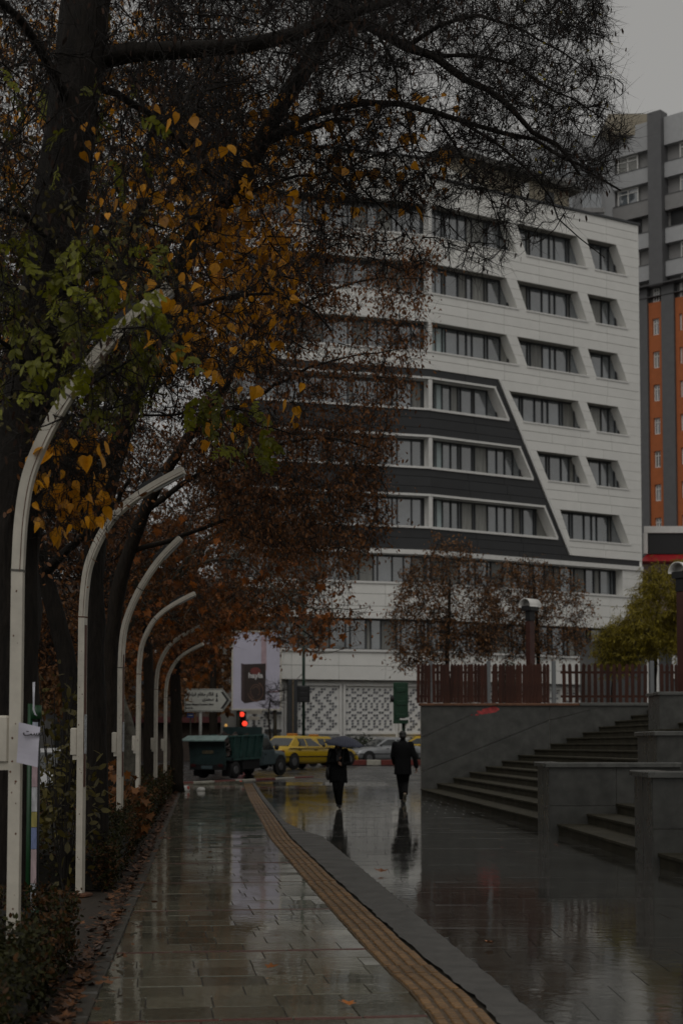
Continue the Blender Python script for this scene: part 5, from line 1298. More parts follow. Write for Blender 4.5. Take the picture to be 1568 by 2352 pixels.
def build_woman():
    d = ray(777, 1857); t_ = -CZ / d.z; p = d * t_ + Vector((0, 0, CZ)); X, Y = p.x, p.y
    t = thing('person', (X, Y, 0), 'person in a long dark coat under a navy umbrella, looking at a phone', 'person')
    V = lambda x, y, z: Vector((X + x, Y + y, z))
    hipL, hipR = V(.085, 0, .84), V(-.085, 0, .84)
    kneeL, ankL = V(.045, -.10, .46), V(.03, -.06, .075); kneeR, ankR = V(-.055, -.06, .45), V(-.005, .16, .10)
    shL, shR = V(.165, 0, 1.31), V(-.165, 0, 1.31)
    elR, wrR = V(-.215, -.03, 1.06), V(-.045, -.22, 1.10)       # right hand with phone at the chest
    elL, wrL = V(.225, -.04, 1.05), V(.075, -.21, 1.00)         # left hand on the umbrella handle
    b = MB()
    b.tube([V(0, 0, .82), V(0, 0, 1.0), V(0, 0, 1.2), V(0, 0, 1.32)], [.14, .12, .13, .10], 14, ell=.7)
    capsule(b, [V(0, 0, 1.28), V(0, -.02, 1.42)], [.055, .05])
    for h_, k, a in ((hipL, kneeL, ankL), (hipR, kneeR, ankR)): capsule(b, [h_, k, a], [.08, .052, .036]); capsule(b, [a, a + Vector((0, -.10, -.03))], [.03, .016])
    for s_, e, w in ((shL, elL, wrL), (shR, elR, wrR)): capsule(b, [s_, e, w], [.046, .038, .027])
    hand(b, wrR, (.7, -.4, .5), (.2, -.5, .9), (.5, .7, .2), .7, .92); hand(b, wrL, (-.5, -.5, .35), (-.1, -.1, 1), (-.4, .8, 0), 1.0, .92)
    head_mesh(b, V(0, -.045, 1.485), (0, -1, -.0), .95)
    remesh(b.build('body', M_skin, t, True), .0085, 3)
    for s in (-1, 1): MB().ball(V(s * .03, -.128, 1.492), .010, .006, .006, 8, 6).build('eye', M_hair, t, True)
    sc = MB(); sc.ball(V(0, .012, 1.515), .098, .105, .108); sc.ball(V(0, .04, 1.43), .085, .075, .10); sc.tube([V(0, -.0, 1.36), V(0, -.01, 1.42)], [.115, .085], 14, ell=.9)
    remesh(sc.build('headscarf', M_hair, t, True), .012, 5)
    sf = MB(); capsule(sf, [V(.05, -.10, 1.38), V(.03, -.145, 1.25), V(.015, -.165, 1.12)], [.03, .034, .03]); capsule(sf, [V(-.05, -.10, 1.38), V(-.02, -.14, 1.27)], [.03, .03]); remesh(sf.build('scarf', M_scarf, t, True), .012, 3)
    tr = MB()
    for h_, k, a in ((hipL, kneeL, ankL), (hipR, kneeR, ankR)): tr.tube([h_, h_ * .5 + k * .5, k, k * .4 + a * .6, a], [.105, .092, .072, .062, .055], 14); tr.ball(k, .072); tr.ball(h_, .105)
    remesh(tr.build('trousers', M_trous, t, True), .013, 5)
    ct = MB()
    ct.ring_loft([[V(rx * math.cos(a) * (1 + .03 * math.sin(5 * a) * (1.1 - z)), ry * math.sin(a), z - .02 * math.cos(2 * a) * (z < .7)) for a in np.linspace(0, 2 * math.pi, 29)[:-1]] for rx, ry, z in
                  ((.212, .155, .60), (.205, .15, .72), (.20, .145, .86), (.185, .13, 1.0), (.19, .13, 1.12), (.198, .13, 1.22), (.185, .115, 1.31), (.11, .085, 1.365), (.075, .07, 1.39))])
    for s_, e, w in ((shL, elL, wrL), (shR, elR, wrR)): capsule(ct, [s_, s_ * .5 + e * .5, e, e * .35 + w * .65, e * .12 + w * .88], [.078, .072, .066, .06, .056], 14)
    remesh(ct.build('coat', M_coat, t, True), .013, 4)
    bg = MB(); bg.ball(V(-.24, -.02, .80), .06, .11, .16); remesh(bg.build('shoulder_bag', M_shoe, t, True), .014, 3)
    MB().tube([V(-.235, -.02, .93), V(-.225, -.09, 1.15), V(-.15, -.06, 1.375), V(-.13, .06, 1.37)], .011, 6).build('bag_strap', M_shoe, t, True)
    for a in (ankL, ankR):
        s_ = MB(); s_.tube([a + Vector((0, .06, -.03)), a + Vector((0, 0, -.015)), a + Vector((0, -.09, -.035)), a + Vector((0, -.16, -.045))], [.036, .048, .042, .026], 12); s_.ball(a + Vector((0, 0, .02)), .05)
        remesh(s_.build('shoe', M_shoe, t, True), .011, 3)
    ph_ = thing('phone', V(-.02, -.27, 1.13), 'small dark phone held up in the hand of the umbrella carrier', 'phone')
    MB().bbox(X - .05, X + .02, Y - .275, Y - .265, 1.10, 1.235, .004).build('case', M_black, ph_); MB().box(X - .046, X + .016, Y - .2645, Y - .2635, 1.105, 1.23).build('screen', M_cglass, ph_)
    # umbrella
    cx, cy = X + .155, Y - .10
    um = thing('umbrella', (cx, cy, 1.05), 'navy plaid umbrella held low over the coat wearer', 'umbrella')
    tilt = Matrix.Rotation(math.radians(6), 4, 'Y') @ Matrix.Rotation(math.radians(7), 4, 'X')
    R, Hh, n = .475, .20, 8; top = Vector((cx, cy, 1.665)); cn = MB(); mr_ = 6; sub = 4; NN = n * sub
    for i in range(mr_ + 1):
        f = i / mr_
        for j in range(NN):
            a = 2 * math.pi * j / NN; sc_ = 1 - .055 * f * (1 - abs(2 * ((j % sub) / sub) - 1)) * 1.6
            q = Vector((R * f * math.cos(a) * sc_, R * f * math.sin(a) * sc_, -Hh * f ** 1.75 + .02 * f * (1 - sc_) * 8)); cn.v.append(tuple(top + (tilt @ q)))
    for i in range(mr_):
        for j in range(NN): k = (j + 1) % NN; cn.f.append((i * NN + j, (i + 1) * NN + j, (i + 1) * NN + k, i * NN + k))
    M_um = mat('navy_plaid', (.028, .033, .062), .6, .1, 8)
    nt2 = M_um.node_tree; bs_ = nt2.nodes['Principled BSDF']; src = bs_.inputs['Base Color'].links[0].from_socket
    tcn = nt2.nodes['Texture Coordinate']; mxs = src
    for dr in ('X', 'Y'):
        wv = nt2.nodes.new('ShaderNodeTexWave'); wv.bands_direction = dr; wv.inputs['Scale'].default_value = 5.5; wv.inputs['Distortion'].default_value = 0
        nt2.links.new(tcn.outputs['Object'], wv.inputs['Vector']); gt = nt2.nodes.new('ShaderNodeMath'); gt.operation = 'GREATER_THAN'; gt.inputs[1].default_value = .86; nt2.links.new(wv.outputs['Fac'], gt.inputs[0])
        mx = nt2.nodes.new('ShaderNodeMix'); mx.data_type = 'RGBA'; mx.inputs[7].default_value = (.06, .066, .10, 1); nt2.links.new(gt.outputs[0], mx.inputs[0]); nt2.links.new(mxs, mx.inputs[6]); mxs = mx.outputs[2]
    nt2.links.new(mxs, bs_.inputs['Base Color'])
    co = cn.build('canopy', M_um, um, True); so = co.modifiers.new('solid', 'SOLIDIFY'); so.thickness = .003
    MB().tube([top + tilt @ Vector((0, 0, .035)), top + tilt @ Vector((0, 0, -.2)), Vector((cx - .06, cy - .10, 1.10)), Vector((cx - .075, cy - .125, .96))], [.005, .006, .007, .013], 8).build('shaft', M_dark, um, True)
    for j in range(n):
        a = 2 * math.pi * j / n
        pts = [top + tilt @ Vector((R * f * math.cos(a), R * f * math.sin(a), -Hh * f ** 1.75 - .006)) for f in np.linspace(0.03, 1.02, 7)]
        MB().tube(pts, .0025, 5).build('rib', M_dark, um, True)
build_woman()
# ------------------------------------------------------------------ trees
def in_poly(u, v, poly):
    n = len(poly); r = np.zeros(len(u), bool); j = n - 1
    for i in range(n):
        xi, yi = poly[i]; xj, yj = poly[j]
        r ^= ((yi > v) != (yj > v)) & (u < (xj - xi) * (v - yi) / (yj - yi + 1e-9) + xi); j = i
    return r
def pts_in(poly, Y0, Y1, n, g, clump=0.0, sig=.22):
    """random points of a crown: spread through its outline and depth, part of them drawn together into clumps"""
    us = [p[0] for p in poly]; vs = [p[1] for p in poly]; out = []
    while len(out) < n:
        u = g.uniform(min(us), max(us), n); v = g.uniform(min(vs), max(vs), n); k = in_poly(u, v, poly)
        for a, b in zip(u[k], v[k]):
            out.append(at(a, b, g.uniform(Y0, Y1)))
            if len(out) >= n: break
    P = np.array([tuple(p) for p in out])
    if clump:
        m = int(n * clump); c = P[:max(4, m // 16)]; Q = c[g.integers(len(c), size=m)] + g.normal(0, sig, (m, 3)); k = in_poly(*projn(Q), poly); P[-m:][k] = Q[k]
    return P
class Tree:
    def __init__(self, name, base, label, seed, mbark, mtwig, group=None):
        self.t = thing(name, tuple(base), label, 'tree', group); self.g = np.random.default_rng(seed); self.mb = mbark; self.mt = mtwig
        self.N = np.zeros((60000, 3)); self.n = 0; self.dir = np.zeros((60000, 3)); self.chains = []; self.tips = []; self.limbs = []
    def add_node(self, p, d):
        self.N[self.n] = p; self.dir[self.n] = d; self.n += 1; return self.n - 1
    def limb(self, path, r0, r1, step=.18, wob=.012, name='limb'):
        P = resample([tuple(p) for p in path], step); m = len(P)
        for i in range(1, m - 1): P[i] = P[i] + self.g.normal(0, wob, 3)
        for i in range(m):
            d = P[min(i + 1, m - 1)] - P[max(i - 1, 0)]; self.add_node(P[i], d / (np.linalg.norm(d) + 1e-9))
        R = [r0 + (r1 - r0) * (i / (m - 1)) ** .8 for i in range(m)]
        b = MB(); b.tube(P, R, 10 if r0 > .06 else 7)
        # uneven, ridged bark outline
        if r0 > .05:
            n = 10 if r0 > .06 else 7
            v = np.array(b.v); gg = self.g
            for i in range(m):
                c = P[i]; k = 1 + .10 * gg.normal(0, 1, n)[:, None] * .6
                v[i * n:(i + 1) * n] = c + (v[i * n:(i + 1) * n] - c) * k
            b.v = [tuple(q) for q in v]
        self.limbs.append((name, b)); return P
    def grow(self, targets, step=.16, jit=.035, droop=0.0, maxd=9):
        T = targets; d0 = ((T[:, None, :] - self.N[None, :self.n:3, :]) ** 2).sum(2).min(1)
        for t in T[np.argsort(d0)]:
            dd = ((self.N[:self.n] - t) ** 2).sum(1)
            i = int(dd.argmin()); L = math.sqrt(dd[i])
            if L < .05 or L > maxd: continue
            a = self.N[i].copy(); m = max(2, int(L / step)); d_par = self.dir[i]
            P = [a]; bend = d_par * L * .28
            sag = np.array((0, 0, -droop * L)); 
            for k in range(1, m + 1):
                f = k / m
                q = a + (t - a) * f + bend * (f * (1 - f) * 1.6) + sag * (f * f - f) * -1 + self.g.normal(0, jit * min(1, L), 3) * (1 if k < m else .3)
                P.append(q)
            idx = []
            for k in range(1, len(P)):
                d = P[k] - P[k - 1]; idx.append(self.add_node(P[k], d / (np.linalg.norm(d) + 1e-9)))
            self.chains.append(P)
    def finish(self, rb=.0075, rtip=.0022, twig_n=3.6, twig_len=(.12, .36), twig_r=.0019, up=.0, dens=1.0, pend=0.0):
        g = self.g
        for nm, b in self.limbs: b.build(nm, self.mb, self.t, True)
        off = np.array(wpos(self.t))
        # branches: one ring of four per node
        cnt = [len(P) for P in self.chains]; P = np.array([q for c in self.chains for q in c]); R = []; D = np.zeros_like(P); k = 0; Q = []
        for c in self.chains:
            m = len(c); A = P[k:k + m]; L = np.linalg.norm(np.diff(A, axis=0), axis=1).sum(); r0 = rb * (.45 + min(2.2, L) ** .7)
            R.append(np.linspace(r0, rtip, m)); t = np.gradient(A, axis=0); D[k:k + m] = t
            i = k + np.arange(m - 1)
            for j in range(4): Q.append(np.stack([i * 4 + j, i * 4 + (j + 1) % 4, (i + 1) * 4 + (j + 1) % 4, (i + 1) * 4 + j], 1))
            k += m
        R = np.concatenate(R)[:, None]; D /= np.linalg.norm(D, axis=1)[:, None] + 1e-9
        E1 = np.cross(D, (.31, .22, .92)); E1 /= np.linalg.norm(E1, axis=1)[:, None] + 1e-9; E2 = np.cross(D, E1)
        V = np.stack([P + E1 * R, P + E2 * R, P - E1 * R, P - E2 * R], 1).reshape(-1, 3)
        o = link('branch', mesh_np('branch', V - off, [np.concatenate(Q)], self.mb, True), self.t); o['kind'] = 'stuff'
        # twigs
        S = []; DD = []
        for c in self.chains:
            for k in range(1, len(c)):
                n = int(twig_n * dens * (1.6 if k == len(c) - 1 else .8) + g.random())
                S += [(c[k - 1], c[k])] * n
        S = np.array(S); n = len(S); f = g.random((n, 1)); s0 = S[:, 1] + (S[:, 0] - S[:, 1]) * f
        d = S[:, 1] - S[:, 0]; d /= np.linalg.norm(d, axis=1)[:, None] + 1e-9; w = g.normal(0, 1, (n, 3)); w /= np.linalg.norm(w, axis=1)[:, None]
        e = d * .55 + w * .85 + np.array((0, 0, up - pend)); e /= np.linalg.norm(e, axis=1)[:, None]
        L = g.uniform(*twig_len, (n, 1)); mid = s0 + e * L * .5 + g.normal(0, .1, (n, 3)) * L; en = mid + (e + np.array((0, 0, -.25 * pend)) + g.normal(0, .6, (n, 3)) + np.array((0, 0, .15))) * L * .5
        sd = np.cross(e, (.3, .2, 1.0)); sd /= np.linalg.norm(sd, axis=1)[:, None] + 1e-9; s2 = np.cross(e, sd); V = []
        for c, r in ((s0, twig_r), (mid, twig_r * .75)):
            for w_ in (0, 2.09, 4.19): V.append(c + (sd * math.cos(w_) + s2 * math.sin(w_)) * r)
        V.append(en); V = np.stack(V, 1).reshape(-1, 3); i = np.arange(n) * 7; Qd = []; Tr = []
        for j in range(3):
            q = (j + 1) % 3; Qd.append(np.stack([i + j, i + q, i + 3 + q, i + 3 + j], 1)); Tr.append(np.stack([i + 3 + j, i + 3 + q, i + 6], 1))
        self.crown = link('crown', mesh_np('crown', V - off, [np.concatenate(Qd), np.concatenate(Tr)], self.mt), self.t); self.crown['kind'] = 'stuff'
        self.M = mid; self.E = en; return self
def mesh_np(name, V, polys, m, smooth=False):
    me = bpy.data.meshes.new(name); V = np.asarray(V, np.float32); me.vertices.add(len(V)); me.vertices.foreach_set('co', V.ravel())
    polys = [np.asarray(p, np.int32) for p in polys if len(p)]
    idx = np.concatenate([p.ravel() for p in polys]); tot = np.concatenate([np.full(len(p), p.shape[1], np.int32) for p in polys]); st = np.concatenate([[0], np.cumsum(tot)[:-1]]).astype(np.int32)
    me.loops.add(len(idx)); me.loops.foreach_set('vertex_index', idx); me.polygons.add(len(tot)); me.polygons.foreach_set('loop_start', st)
    if smooth: me.polygons.foreach_set('use_smooth', np.ones(len(tot), bool))
    me.materials.append(m); me.update(calc_edges=True); return me
def leaf_pts(kind):
    if kind == 'heart': return [(0, .0), (.25, -.05), (.44, .14), (.43, .42), (.24, .72), (.0, 1.06), (-.22, .74), (-.42, .45), (-.45, .16), (-.26, -.04)]
    if kind == 'oval': return [(0, 0), (.22, .25), (.22, .65), (0, 1), (-.22, .65), (-.22, .25)]
    if kind == 'pod': return [(0, 0), (.16, .2), (.30, .6), (.18, 1), (.02, .7), (-.10, .25)]
    if kind == 'star': return [(0, 0), (.16, .12), (.5, .0), (.42, .35), (.62, .6), (.25, .62), (0, 1.05), (-.25, .62), (-.62, .6), (-.42, .35), (-.5, .0), (-.16, .12)]
    if kind == 'willow': return [(0, 0), (.07, .35), (.05, .75), (0, 1), (-.05, .75), (-.07, .35)]
def leaf_cloud(P, size, kind, g, hang=.6, curl=.25):
    """P (n,3) -> vertices and faces of n leaves of one kind"""
    n = len(P); d = g.normal(0, 1, (n, 3)); d /= np.linalg.norm(d, axis=1)[:, None]; d = d * (1 - hang) + np.array((0, 0, -1.)) * hang; d /= np.linalg.norm(d, axis=1)[:, None] + 1e-9
    s = np.cross(d, g.normal(0, 1, (n, 3))); s /= np.linalg.norm(s, axis=1)[:, None] + 1e-9; nn = np.cross(s, d); size = np.asarray(size).reshape(-1, 1)
    pts = leaf_pts(kind); m = len(pts); V = [P + (s * x + d * y + nn * (curl * (x * x * 1.5 - y * y * .5))) * size for x, y in pts]
    if kind in ('star', 'heart'):
        V.append(P + d * size * .45); i = np.arange(n) * (m + 1); F_ = np.concatenate([np.stack([i + k, i + (k + 1) % m, i + m], 1) for k in range(m)])
    else: i = np.arange(n) * m; F_ = np.stack([i + k for k in range(m)], 1)
    return np.stack(V, 1).reshape(-1, 3), F_
def leaves(tree, n, kind, size, mat_, name, region=None, hang=.6, g=None, curl=.25, spread=.03):
    g = g or tree.g; ok = np.arange(len(tree.E))
    if region is not None: u, v = projn(tree.E); ok = ok[in_poly(u, v, region)]
    if len(ok) == 0: return
    i = g.choice(ok, n); P = tree.E[i] + (tree.M[i] - tree.E[i]) * g.random((n, 1)) * .9 + g.normal(0, spread, (n, 3))
    V, F_ = leaf_cloud(P, size * g.uniform(.6, 1.25, n), kind, g, hang, curl)
    o = link(name, mesh_np(name, V - np.array(wpos(tree.t)), [F_], mat_), tree.t); o['kind'] = 'stuff'; return o
# single leaves that can be picked apart: one mesh each, shared
def one_leaf(kind, m, name, fold=.35):
    V = []; Fc = []; pts = leaf_pts(kind)
    for x, y in pts: V.append((x, fold * abs(x) + .3 * (y - .3) ** 2, -y))
    k = len(pts); V.append((0, .0, -.45)); 
    for i in range(k): Fc.append((i, (i + 1) % k, k))
    me = bpy.data.meshes.new(name); me.from_pydata(V, [], Fc); me.materials.append(m); return me
ME_YS = [one_leaf('heart', M_yellow, 'yellow_leaf', f) for f in (.25, .55, 1.0)]
def pinnate(name, seed):
    r = random.Random(seed); V = []; Fc = []
    n = 9; b = MB()
    rach = [(0, .02 * math.sin(k * .5), -k * .1 - .0) for k in range(n + 1)]
    rach = [(.35 * math.sin(k / n * 1.5), .05 * math.sin(k * .7 + seed), -.085 * k - .1 * (k / n) ** 2) for k in range(n + 1)]
    b.tube(rach, [.006] * (n + 1), 3, False)
    for k in range(1, n + 1):
        for s in (-1, 1):
            if r.random() < .12: continue
            c = Vector(rach[k]); L = (.27 if k < n - 1 else .19) * r.uniform(.8, 1.1); w = L * .46
            d = Vector((s * r.uniform(.35, .9), r.uniform(-.5, .5), -r.uniform(.3, 1.0))).normalized(); e = d.cross(Vector((0, 1, 0))).normalized(); nn = d.cross(e)
            pts = [c, c + d * L * .35 + e * w * .5, c + d * L * .75 + e * w * .42 + nn * .01, c + d * L, c + d * L * .75 - e * w * .42 - nn * .01, c + d * L * .35 - e * w * .5]
            q = len(b.v); b.v += [tuple(p) for p in pts]; b.f.append(tuple(range(q, q + 6)))
    return b.mesh(name, M_green)
ME_G = [pinnate('compound_leaf', k) for k in range(6)]
def hang_objects(tree, n, meshes, name, size, region, seed, tilt=.5, parent=None):
    g = np.random.default_rng(seed); E = tree.E; u, v = projn(E); ok = np.where(in_poly(u, v, region))[0]
    if len(ok) == 0: return 0
    off = wpos(tree.t)
    for i in g.choice(ok, min(n, len(ok)), replace=False):
        s = size * g.uniform(.65, 1.25); p = E[i]
        link(name, meshes[int(g.integers(len(meshes)))], parent or tree.crown, tuple(p - np.array(off)), (g.normal(0, tilt), g.normal(0, tilt), g.uniform(0, 6.28)), (s, s, s))
    return n

def px(lst): return [at(u, v, Y) for u, v, Y in lst]
YA = [(330, 400), (560, 300), (720, 420), (700, 620), (620, 840), (380, 840), (300, 700)]
# --- tree 1: nearest, trunk beside the first lamp
b1_ = at(20, 1712, 10.6); b1_.z = 0
T1 = Tree('locust_tree', b1_, 'big locust tree with dark leaning trunk right behind the first lamp', 1, M_bark, M_twig, 'trees along the hedge')
T1.limb([b1_] + px([(22, 1900, 10.6), (26, 1600, 10.6), (30, 1300, 10.6), (58, 1000, 10.6), (112, 650, 10.6), (150, 380, 10.6), (185, 130, 10.6), (212, -80, 10.6), (250, -330, 10.7)]), .205, .165, .25, .004, 'trunk')
L1 = px([(200, 140, 10.6), (300, 122, 10.7), (430, 116, 10.8), (560, 104, 10.9), (680, 72, 11.1), (820, 30, 11.4), (960, -20, 11.8)])
T1.limb(L1, .075, .025)
T1.limb(px([(170, 280, 10.6), (120, 150, 10.2), (40, 40, 9.8), (-60, -40, 9.5)]), .045, .02)
T1.limb(px([(190, 180, 10.6), (300, 240, 11.2), (390, 300, 11.8), (440, 360, 12.2), (520, 430, 12.5)]), .035, .012)
T1.limb(px([(130, 560, 10.6), (60, 500, 10.0), (-30, 470, 9.4)]), .035, .012)
T1.limb(px([(105, 700, 10.6), (190, 640, 10.0), (300, 610, 9.6), (400, 640, 9.3)]), .03, .008)
T1.limb(px([(75, 880, 10.6), (20, 800, 10.1), (-50, 760, 9.6)]), .03, .01)
T1.limb(px([(60, 980, 10.6), (150, 900, 10.1), (270, 850, 9.8), (360, 790, 9.6)]), .024, .007)
T1.limb(px([(58, 1010, 10.6), (120, 960, 11.4), (230, 960, 12.0), (400, 950, 12.4), (560, 930, 12.7)]), .022, .006)
R1_ = [(-120, -260), (900, -260), (1000, 40), (760, 180), (560, 300), (480, 560), (420, 850), (230, 1000), (-60, 1050), (-120, 400)]
T1.grow(pts_in(R1_, 8.6, 13.4, 2500, T1.g, .5, .24), .14, .045)
T1.grow(pts_in(YA, 10.5, 13, 120, T1.g), .14, .045)
T1.grow(pts_in([(420, 700), (680, 820), (700, 1020), (480, 1020), (300, 930)], 11.5, 13.5, 80, T1.g), .16, .03, .25)
T1.grow(pts_in([(70, 1000), (260, 1000), (270, 1150), (200, 1220), (80, 1200)], 9.7, 10.9, 70, T1.g), .16, .03, .2)
T1.grow(pts_in([(160, 690), (380, 680), (400, 780), (300, 850), (170, 850)], 8.0, 8.8, 16, T1.g), .14, .04)
T1.finish(twig_n=3.6, twig_len=(.10, .34), twig_r=.0020)
GREEN = [(-20, 520), (400, 540), (400, 780), (300, 980), (-20, 1010)]
hang_objects(T1, 240, ME_G, 'compound_leaf', .25, GREEN, 31)
hang_objects(T1, 30, ME_G, 'compound_leaf', .24, [(0, 150), (380, 150), (380, 420), (0, 420)], 32)
hang_objects(T1, 26, ME_G, 'compound_leaf', .24, [(430, 880), (640, 880), (640, 1060), (430, 1060)], 33)
# --- tree 2: arching limbs that reach over the walkway
b2_ = at(228, 1712, 16.6); b2_.z = 0
T2 = Tree('locust_tree', b2_, 'arching locust tree whose bare limbs reach over the walkway towards the office block', 2, M_bark, M_twig, 'trees along the hedge')
T2.limb([b2_] + px([(222, 1850, 16.6), (216, 1550, 16.6), (218, 1280, 16.6), (262, 1060, 16.4), (330, 850, 16.1), (400, 655, 15.8), (470, 500, 15.5), (560, 420, 15.2), (606, 315, 15.0), (680, 185, 14.7), (745, 75, 14.5), (800, -60, 14.4)]), .145, .075, .22, .005, 'trunk')
LA = px([(700, 150, 14.7), (764, 62, 14.6), (851, 67, 14.4), (933, 108, 14.3), (1000, 128, 14.2), (1060, 178, 14.1), (1120, 208, 14.0), (1170, 245, 13.9), (1225, 300, 13.8), (1275, 330, 13.8), (1330, 400, 13.7)])
T2.limb(LA, .068, .013)
LC = px([(600, 330, 15.0), (680, 285, 14.8), (764, 251, 14.6), (841, 234, 14.5), (918, 241, 14.4), (995, 261, 14.3), (1072, 287, 14.2), (1154, 302, 14.1), (1225, 318, 14.0), (1290, 355, 14.0), (1369, 400, 13.9), (1425, 438, 13.9)])
T2.limb(LC, .05, .008)
T2.limb(px([(1067, 285, 14.2), (1133, 328, 14.1), (1185, 369, 14.1), (1226, 405, 14.0), (1262, 455, 14.0), (1283, 500, 14.0), (1330, 548, 13.9), (1388, 592, 13.9)]), .016, .004)
T2.limb(px([(606, 330, 15.0), (690, 300, 14.9), (760, 285, 14.7), (800, 275, 14.6)]), .035, .028)
T2.limb(px([(933, 108, 14.3), (1010, 60, 14.2), (1100, 40, 14.1), (1200, 70, 14.0), (1290, 120, 13.9), (1360, 170, 13.9)]), .026, .005)
T2.limb(px([(1000, 128, 14.2), (1080, 120, 14.4), (1180, 150, 14.5), (1270, 210, 14.6), (1350, 250, 14.7), (1420, 300, 14.7)]), .022, .004)
T2.limb(px([(860, 68, 14.4), (900, 140, 14.2), (925, 240, 14.0), (950, 350, 13.9), (1000, 430, 13.8), (1020, 520, 13.8)]), .016, .004)
T2.limb(px([(764, 251, 14.6), (800, 340, 14.4), (830, 430, 14.2), (900, 500, 14.0), (960, 580, 14.0)]), .016, .004)
T2.limb(px([(995, 261, 14.3), (1050, 340, 14.4), (1100, 420, 14.5), (1140, 500, 14.5), (1160, 570, 14.5)]), .014, .004)
T2.limb(px([(780, 30, 14.5), (880, -30, 14.7), (1050, -60, 14.8), (1200, -40, 14.8), (1320, 20, 14.8)]), .03, .006)
T2.limb(px([(470, 510, 15.5), (420, 400, 15.9), (400, 300, 16.2), (380, 180, 16.6), (340, 60, 17)]), .03, .01)
R2_ = [(300, -200), (1340, -200), (1395, 30), (1415, 180), (1440, 290), (1430, 370), (1370, 440), (1290, 440), (1200, 430), (1100, 440), (980, 470), (760, 470), (560, 430), (350, 420)]
T2.grow(pts_in(R2_, 12.4, 16.8, 4600, T2.g, .55, .26), .13, .045)
T2.grow(pts_in([(700, 400), (1160, 430), (1320, 470), (1240, 560), (1150, 610), (1040, 640), (900, 640), (700, 600)], 13.0, 15.6, 260, T2.g), .15, .03, .25)
T2.finish(twig_n=3.6, twig_len=(.10, .30), twig_r=.0024, pend=.15)
leaves(T2, 3600, 'pod', .055, M_pod, 'pod', None, .85)
leaves(T1, 6000, 'pod', .055, M_pod, 'pod', None, .8)
leaves(T1, 230, 'heart', .062, M_yellow2, 'yellow_leaf_scatter', [(200, 250), (560, 250), (700, 420), (640, 850), (330, 880), (180, 700)], .6)
leaves(T1, 2400, 'oval', .05, M_olive, 'olive_leaf', [(-50, 380), (430, 480), (400, 800), (280, 1000), (-50, 1010)], .5)
leaves(T2, 110, 'heart', .075, M_yellow2, 'yellow_leaf_scatter', [(560, 180), (1070, 190), (1070, 470), (600, 520)], .6)
leaves(T2, 130, 'oval', .045, M_willow, 'small_leaf', [(1150, -100), (1450, -100), (1460, 420), (1150, 420)], .4)
# --- tree 3: brown withered crown in front of the office block
b3_ = at(250, 1712, 24.5); b3_.z = 0
T3 = Tree('withered_tree', b3_, 'tree with dense withered brown crown hiding the left of the office block', 3, M_bark2, M_twig, 'trees along the hedge')
T3.limb([b3_] + px([(248, 1760, 24.5), (250, 1550, 24.5), (275, 1350, 24.4), (330, 1180, 24.2), (420, 1020, 23.9), (520, 880, 23.6), (600, 740, 23.4), (650, 600, 23.3)]), .17, .05, .25, .006, 'trunk')
T3.limb(px([(330, 1180, 24.2), (440, 1100, 24.0), (560, 1050, 23.8), (700, 1010, 23.6), (820, 1020, 23.5), (890, 1060, 23.4)]), .055, .008)
T3.limb(px([(430, 1010, 23.9), (560, 930, 23.7), (680, 860, 23.4), (800, 820, 23.2), (930, 800, 23.0)]), .05, .006)
T3.limb(px([(560, 800, 23.5), (660, 720, 23.2), (780, 660, 23.0), (880, 640, 22.9), (970, 640, 22.9)]), .035, .006)
T3.limb(px([(300, 1270, 24.3), (420, 1230, 24.6), (560, 1180, 24.9), (700, 1150, 25.1), (860, 1180, 25.2)]), .045, .006)
T3.limb(px([(600, 740, 23.4), (560, 600, 23.6), (500, 480, 23.9)]), .03, .01)
R3_ = [(430, 470), (700, 500), (880, 520), (1010, 590), (975, 690), (985, 790), (940, 870), (905, 960), (900, 1040), (880, 1110), (905, 1190), (860, 1260), (720, 1280), (560, 1240), (420, 1120), (400, 800)]
T3.grow(pts_in(R3_, 21.5, 26.5, 1700, T3.g, .5, .35), .2, .04)
T3.grow(pts_in([(430, 950), (900, 980), (880, 1100), (910, 1190), (860, 1270), (640, 1290), (420, 1200)], 21.5, 26.5, 420, T3.g), .2, .04)
T3.finish(rb=.009, twig_n=3.6, twig_len=(.14, .42), twig_r=.0026)
leaves(T3, 26000, 'oval', .062, M_brown, 'withered_leaf', None, .55, curl=.5)
# --- tree 4: plane tree with pale branches and orange leaves
b4_ = at(300, 1712, 33.0); b4_.z = 0
T4 = Tree('plane_tree', b4_, 'plane tree with pale mottled branches and rusty leaves behind the third lamp', 4, M_plane, M_twig, 'trees along the hedge')
T4.limb([b4_] + px([(296, 1690, 33), (262, 1560, 33), (255, 1480, 33), (275, 1400, 32.8), (330, 1310, 32.5), (400, 1240, 32.2)]), .18, .07, .25, .008, 'trunk')
T4.limb(px([(255, 1480, 33), (330, 1400, 32.5), (400, 1330, 32.2), (450, 1260, 31.9), (500, 1222, 31.7), (600, 1215, 31.5), (680, 1260, 31.4)]), .07, .012)
T4.limb(px([(400, 1330, 32.2), (470, 1290, 32), (560, 1290, 31.8), (620, 1340, 31.6), (700, 1390, 31.5), (800, 1400, 31.4), (845, 1395, 31.4)]), .04, .007)
T4.limb(px([(280, 1390, 32.8), (290, 1330, 32.6), (330, 1300, 32.4), (380, 1300, 32.3)]), .035, .01)
T4.limb(px([(620, 1340, 31.6), (660, 1420, 31.6), (690, 1480, 31.6), (740, 1500, 31.5), (830, 1480, 31.4)]), .02, .005)
R4_ = [(180, 950), (420, 1000), (560, 1100), (760, 1200), (850, 1260), (800, 1330), (700, 1400), (560, 1420), (420, 1440), (250, 1400), (150, 1250)]
T4.grow(pts_in(R4_, 29.5, 35.5, 1150, T4.g), .25, .05)
